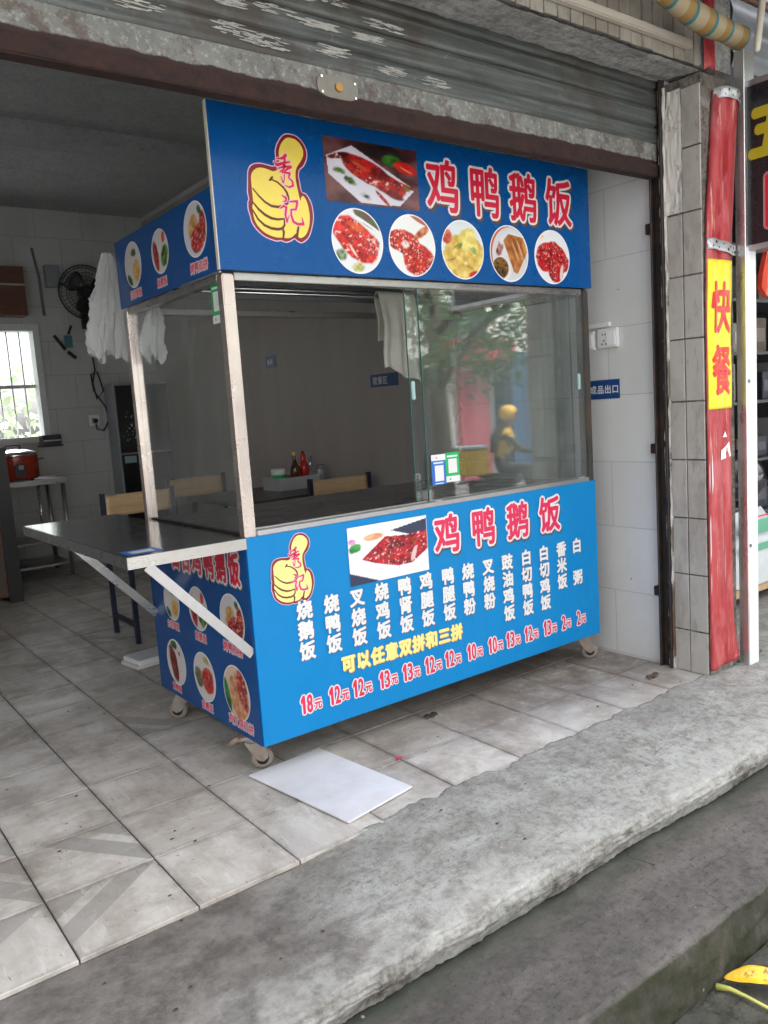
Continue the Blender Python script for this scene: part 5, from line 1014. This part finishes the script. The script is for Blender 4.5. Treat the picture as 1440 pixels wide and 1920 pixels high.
# ================================================================== neighbour's goods
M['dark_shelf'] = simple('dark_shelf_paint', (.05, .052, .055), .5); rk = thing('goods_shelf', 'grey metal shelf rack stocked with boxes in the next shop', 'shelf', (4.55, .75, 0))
for x in (-.75, .75):
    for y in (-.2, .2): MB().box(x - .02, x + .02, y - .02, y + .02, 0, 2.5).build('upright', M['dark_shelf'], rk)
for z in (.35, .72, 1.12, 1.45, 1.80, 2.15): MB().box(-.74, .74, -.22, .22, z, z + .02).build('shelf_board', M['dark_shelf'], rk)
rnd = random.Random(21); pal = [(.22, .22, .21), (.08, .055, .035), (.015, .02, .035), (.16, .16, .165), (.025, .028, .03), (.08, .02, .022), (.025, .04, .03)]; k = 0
for z in (.372, .742, 1.142, 1.472, 1.822):
    x = 3.84
    while x < 5.2:
        w_ = rnd.uniform(.10, .22); h_ = rnd.uniform(.12, .27); c = pal[k % 7]; nm = ('white', 'brown', 'navy', 'pale grey', 'charcoal', 'maroon', 'dark green')[k % 7]; row = {.372: 'lowest', .742: 'second', 1.142: 'third', 1.472: 'fourth', 1.822: 'fifth'}[z]
        o = thing('goods_carton', f'{nm} carton on the {row} board of the goods shelf' if x < 4.9 or True else '', 'carton', (x + w_ / 2, .72, z), group='cartons on the goods shelf'); MB().box(-w_ / 2, w_ / 2, -.13, .13, .001, h_).build('carton_box', simple('carton', c, .6), o, bevel=.004); MB().box(-w_ / 2 * .7, w_ / 2 * .7, -.1325, -.1305, h_ * .3, h_ * .7).build('carton_label', simple('carton_label', tuple(min(.7, q * 1.6 + .05) for q in c), .6), o); x += w_ + rnd.uniform(.02, .1); k += 1
bgs = thing('rice_sack', 'plump white rice sack with green and red print standing by the post', 'sack', (3.28, .16, .10)); MB().grid(36, 24, lambda u, v: (.30 * math.copysign(abs(math.cos(2 * math.pi * u)) ** .6, math.cos(2 * math.pi * u)) * (1 - .3 * max(0, v - .75) * 2 - .1 * max(0, .15 - v)), .14 * math.copysign(abs(math.sin(2 * math.pi * u)) ** .7, math.sin(2 * math.pi * u)) * (1.1 - .75 * v ** 4), .42 * v)).build('sack_body', simple('woven_white_sack', (.62, .66, .68), .5, var=.12), bgs)
mb = MB()
for z0, z1, mi in ((.30, .38, 0), (.20, .24, 0), (.395, .405, 1)): mb.add([(-.22, -.157, z0), (.22, -.157, z0), (.22, -.157 + .0, z1), (-.22, -.157, z1)], [(0, 1, 2, 3)], mi)
mb.build('sack_print', [simple('green_print', (.12, .42, .26), .5), M['ink_pink']], bgs)
cr_ = thing('wooden_pallet', 'low worn wooden pallet under the rice sack', 'pallet', (3.35, .2, 0))
for k in range(4): MB().box(-.5, .5, -.22 + k * .12, -.12 + k * .12, .07, .095).build('slat', M['wood'], cr_)
for x in (-.45, .4): MB().box(x, x + .05, -.22, .24, .002, .069).build('runner', M['wood'], cr_)
mk = thing('hanging_mask', 'bright orange hanging plastic mask with dark slots', 'mask', (2.93, -.24, 1.70))
prof = [(-.01, .25), (.04, .24), (.075, .18), (.095, .09), (.10, .03), (.075, -.01), (.0, -.02), (-.075, -.01), (-.10, .03), (-.095, .09), (-.075, .18), (-.05, .24)]
mb = MB(); n = len(prof); mb.add([(p[0], y - .02 * (1 - (p[0] / .1) ** 2), p[1]) for y in (-.012, .012) for p in prof], [tuple(range(n)), tuple(range(2 * n - 1, n - 1, -1))] + [(k, (k + 1) % n, (k + 1) % n + n, k + n) for k in range(n)]); mb.build('mask_shell', simple('orange_plastic', (.75, .06, .025), .35), mk)
mb = MB(); mb.add([(-.06, -.040, .155), (.055, -.040, .165), (.055, -.040, .182), (-.06, -.040, .172)], [(0, 1, 2, 3)])
for q in (-.03, .045): mb.add([(q + .012 * math.cos(t), -.040, .035 + .012 * math.sin(t)) for t in [2 * math.pi * i / 10 for i in range(10)]], [tuple(range(10))])
mb.build('slots', M['black_plastic'], mk)
MB().tube([(0, 0, .25), (0, .0, .6)], .003, 6).build('hanging_string', M['black_plastic'], mk)
o = thing('black_bag', 'dark glossy bag on top of the rice sack', 'bag', (3.35, .2, .53)); MB().grid(28, 18, lambda u, v: (.26 * math.cos(2 * math.pi * u) * math.sin(math.pi * (v * .94 + .03)) ** .6 * (1 + .1 * math.sin(u * 25)), .13 * math.sin(2 * math.pi * u) * math.sin(math.pi * (v * .94 + .03)) ** .6, .34 * v)).build('bag_body', simple('black_film', (.012, .012, .02), .15), o)

# ================================================================== street opposite (seen in the glass)
def tree(label, x, y, h, seed, spread=1.6, n=2600):
    rnd = random.Random(seed); t = thing('street_tree', label, 'tree', (x, y, -.33), group='street trees opposite'); mb = MB()
    mb.tube([(0, 0, 0), (.05, 0, h * .2), (-.05, .05, h * .4), (.05, 0, h * .62)], [.17, .14, .11, .06], 10); tips = []
    for k in range(9):
        a = rnd.random() * 6.28; z0 = h * rnd.uniform(.33, .6); L = spread * rnd.uniform(.6, 1); p = [(0, 0, z0), (L * .5 * math.cos(a), L * .5 * math.sin(a), z0 + h * .10), (L * math.cos(a), L * math.sin(a), z0 + h * rnd.uniform(.08, .3))]; mb.tube(p, [.06, .04, .015], 7); tips += p[1:]
    mb.build('trunk', M['trunk'], t); mb = MB()
    cl = [(Vector(q) + Vector((rnd.gauss(0, .3), rnd.gauss(0, .3), rnd.gauss(0, .25))), rnd.uniform(.35, .75)) for q in tips for _ in range(2)]
    for k in range(n):
        c, r_ = rnd.choice(cl); p = c + Vector((rnd.gauss(0, 1), rnd.gauss(0, 1), rnd.gauss(0, .75))) * r_ * .6; d = Vector((rnd.gauss(0, 1), rnd.gauss(0, 1), rnd.gauss(-.6, .6))).normalized(); s = d.cross(Vector((rnd.gauss(0, 1), rnd.gauss(0, 1), 1))).normalized(); L = rnd.uniform(.08, .16); mb.add([p, p + d * L * .5 + s * L * .2, p + d * L, p + d * L * .5 - s * L * .2], [(0, 1, 2, 3)])
    mb.build('crown', M['leaf'], t)
tree('leafy street tree reflected in the cart glass with a low crown', 6.1, -6.0, 5.2, 3, 2.2, 6500)
tree('broad street tree across the road left of the red shop', 2.4, -6.6, 6.0, 5, 2.2, 3000)
tree('tall street tree across the road right of the red shop', 10.2, -7.4, 6.4, 9, 2.2, 3000)
ob = thing('opposite_shop', 'white building with red shopfront across the street', 'building', (10.5, -9.5, -.33))
MB().box(-16, 16, -6, 0, 0, 3.9).build('facade', simple('white_facade', (.82, .80, .79), .8), ob); MB().box(-1.3, .3, .01, .5, 2.35, 2.75).build('red_signboard', simple('red_signboard', (.55, .05, .08), .5), ob); MB().box(-.9, -.1, .01, .12, .05, 2.3).build('red_shutter', simple('pink_red_shutter', (.50, .12, .16), .5), ob); MB().box(.15, .75, .01, .5, .05, 2.5).build('blue_display', simple('blue_display', (.03, .09, .18), .4), ob); MB().box(-6, -1.6, .01, .2, .05, 2.4).box(1.3, 6, .01, .2, .05, 2.4).build('shop_door', simple('dark_shop_door', (.05, .05, .06), .4), ob)
for k in range(5): MB().box(-14 + k * 6.2, -12.4 + k * 6.2, .005, .05, 2.75, 3.5).build('window', simple('street_window', (.06, .08, .1), .15), ob)

def figure(mbname, pts, edges, rad, mat, parent):
    me = bpy.data.meshes.new(mbname); me.from_pydata(pts, edges, []); o = bpy.data.objects.new(mbname, me); C.objects.link(o); o.parent = parent; me.materials.append(mat)
    sk = o.modifiers.new('skin', 'SKIN'); me.skin_vertices.new(name='s') if not me.skin_vertices else None
    for i, r_ in enumerate(rad): me.skin_vertices[0].data[i].radius = (r_, r_)
    me.skin_vertices[0].data[0].use_root = True; sb = o.modifiers.new('sub', 'SUBSURF'); sb.levels = 2; sb.render_levels = 2; return o
def rider_on_scooter(x, y, rz):
    s = SCOOTER = thing('delivery_scooter', 'black delivery scooter with yellow box across the street', 'scooter', (x, y, -.351), rz)
    s.scale = (.86, .86, .86)
    for px2 in (-.62, .62):
        w_ = MB().lathe([(.14, -.045), (.21, -.05), (.24, -.03), (.245, 0), (.24, .03), (.21, .05), (.14, .045)], seg=28, M=Matrix.Translation((px2, 0, .245)) @ Matrix.Rotation(R(90), 4, 'X')).build('wheel', M['black_plastic'], s); MB().lathe([(.0, -.03), (.14, -.035), (.14, .035), (0, .03)], seg=20, M=Matrix.Translation((px2, 0, .245)) @ Matrix.Rotation(R(90), 4, 'X')).build('rim', M['aluminium'], w_)
    MB().box(-.35, .40, -.14, .14, .26, .34).box(-.78, -.10, -.13, .13, .40, .66).build('body_shell', simple('black_scooter_paint', (.02, .02, .022), .2), s, bevel=.05, bseg=3)
    MB().grid(8, 12, lambda u, v: (.44 + .14 * v ** 2 - .05 * math.sin(math.pi * u), -.17 + .34 * u, .30 + .55 * v)).build('leg_shield', simple('black_scooter_paint', (.02, .02, .022), .2), s, solid=.02)
    MB().tube([(.62, 0, .245), (.55, 0, .6), (.45, 0, .98)], .03, 10).tube([(.40, -.32, 1.02), (.45, 0, .99), (.40, .32, 1.02)], .017, 8).build('handlebar', M['black_plastic'], s)
    MB().box(-.62, -.02, -.13, .13, .665, .74).build('seat', M['black_plastic'], s, bevel=.03, bseg=2); MB().lathe([(0, -.05), (.06, -.04), (.07, .02)], seg=16, M=Matrix.Translation((.56, 0, .80)) @ Matrix.Rotation(R(-90), 4, 'Y')).build('headlight', M['white_plastic'], s)
    bx = MB().box(-.98, -.52, -.23, .23, .745, 1.16).build('delivery_box', simple('yellow_delivery_box', (.50, .31, .015), .4), s, bevel=.02); MB().box(-.99, -.51, -.24, .24, 1.161, 1.19).build('box_lid', simple('pale_blue_lid', (.35, .45, .52), .4), bx)
    r_ = thing('person', 'person in yellow jacket and yellow helmet riding a scooter across the street', 'person', (x, y, -.351), rz); r_.scale = (.86, .86, .86)
    P3 = [(-.28, 0, .80), (-.26, 0, 1.0), (-.20, 0, 1.22), (-.16, 0, 1.36), (-.14, 0, 1.44), (-.12, 0, 1.54), (-.10, 0, 1.66)]; E3 = [(0, 1), (1, 2), (2, 3), (3, 4), (4, 5), (5, 6)]; Rr = [.15, .15, .17, .12, .055, .095, .08]
    for sgn in (-1, 1):
        b = len(P3); P3 += [(-.18, sgn * .18, 1.33), (-.02, sgn * .26, 1.10), (.22, sgn * .27, 1.06), (.36, sgn * .28, 1.03)]; E3 += [(3, b), (b, b + 1), (b + 1, b + 2), (b + 2, b + 3)]; Rr += [.07, .055, .042, .04]
        b = len(P3); P3 += [(-.22, sgn * .10, .80), (.16, sgn * .16, .80), (.22, sgn * .14, .48), (.24, sgn * .14, .39), (.36, sgn * .15, .37)]; E3 += [(0, b), (b, b + 1), (b + 1, b + 2), (b + 2, b + 3), (b + 3, b + 4)]; Rr += [.10, .075, .055, .045, .04]
    N_ = NT('rider_clothes'); xx, yy_, zz = N_.sep(); c = N_.mix(N_.math('GREATER_THAN', N_.math('ADD', zz, N_.math('MULTIPLY', N_.noise(9, 2), .3)), 1.16), (.03, .03, .04), (.55, .32, .015)); c = N_.mix(N_.math('MULTIPLY', N_.math('GREATER_THAN', N_.noise(4.5, 2), .52), N_.math('LESS_THAN', zz, 1.40)), c, (.025, .025, .03)); c = N_.mix(N_.math('GREATER_THAN', zz, 1.43), c, (.30, .16, .10)); c = N_.mix(N_.math('MULTIPLY', N_.math('GREATER_THAN', xx, .25), N_.math('GREATER_THAN', zz, .9)), c, (.42, .24, .16)); N_.set(c, .7)
    figure('body', P3, E3, Rr, N_.m, r_)
    MB().lathe([(.10, -.08), (.135, -.05), (.145, .02), (.125, .09), (.07, .135), (0, .15)], -.11, 0, 24, M=Matrix.Translation((0, 0, 1.64))).build('helmet', simple('yellow_helmet', (.80, .45, .03), .25), r_)
    MB().tube([(-.155, 0, 1.45), (-.23, 0, 1.40), (-.29, 0, 1.25), (-.33, 0, 1.05)], [.06, .11, .13, .10], 14).build('backpack', simple('black_backpack', (.02, .02, .022), .7, bump=.4), r_)
    MB().grid(10, 6, lambda u, v: (-.11 + .15 * math.cos((u - .5) * 2.2), .15 * math.sin((u - .5) * 2.2), 1.58 + .09 * v)).build('visor', M['black_plastic'], r_)
rider_on_scooter(6.75, -5.2, R(28))
pk = copy_tree(bpy.data.objects['delivery_scooter']); pk.location = (6.15, -4.55, -.351); pk.rotation_euler.z = R(65); pk['label'] = 'parked black scooter nearer the kerb in front of the rider'
for ch in list(pk.children):
    if ch.name.startswith('delivery_box'):
        for g_ in list(ch.children): bpy.data.objects.remove(g_)
        bpy.data.objects.remove(ch)
# garden behind the back window
hg = thing('garden_hedge', 'bright green hedge outside the barred back window', 'hedge', (.3, 13.5, -.2)); mb = MB(); rnd = random.Random(31)
for k in range(5200):
    p = Vector((rnd.uniform(-6, 12), rnd.uniform(-.6, .8), 2.7 * rnd.random() ** .8)); d = Vector((rnd.gauss(0, 1), rnd.gauss(0, 1), rnd.gauss(0, .7))).normalized(); s = d.cross(Vector((rnd.gauss(0, 1), 1, rnd.gauss(0, 1)))).normalized(); L = rnd.uniform(.15, .32); mb.add([p, p + d * L * .5 + s * L * .25, p + d * L, p + d * L * .5 - s * L * .25], [(0, 1, 2, 3)])
mb.build('foliage', M['hedge_leaf'], hg)
bpy.data.objects.remove(_fo)
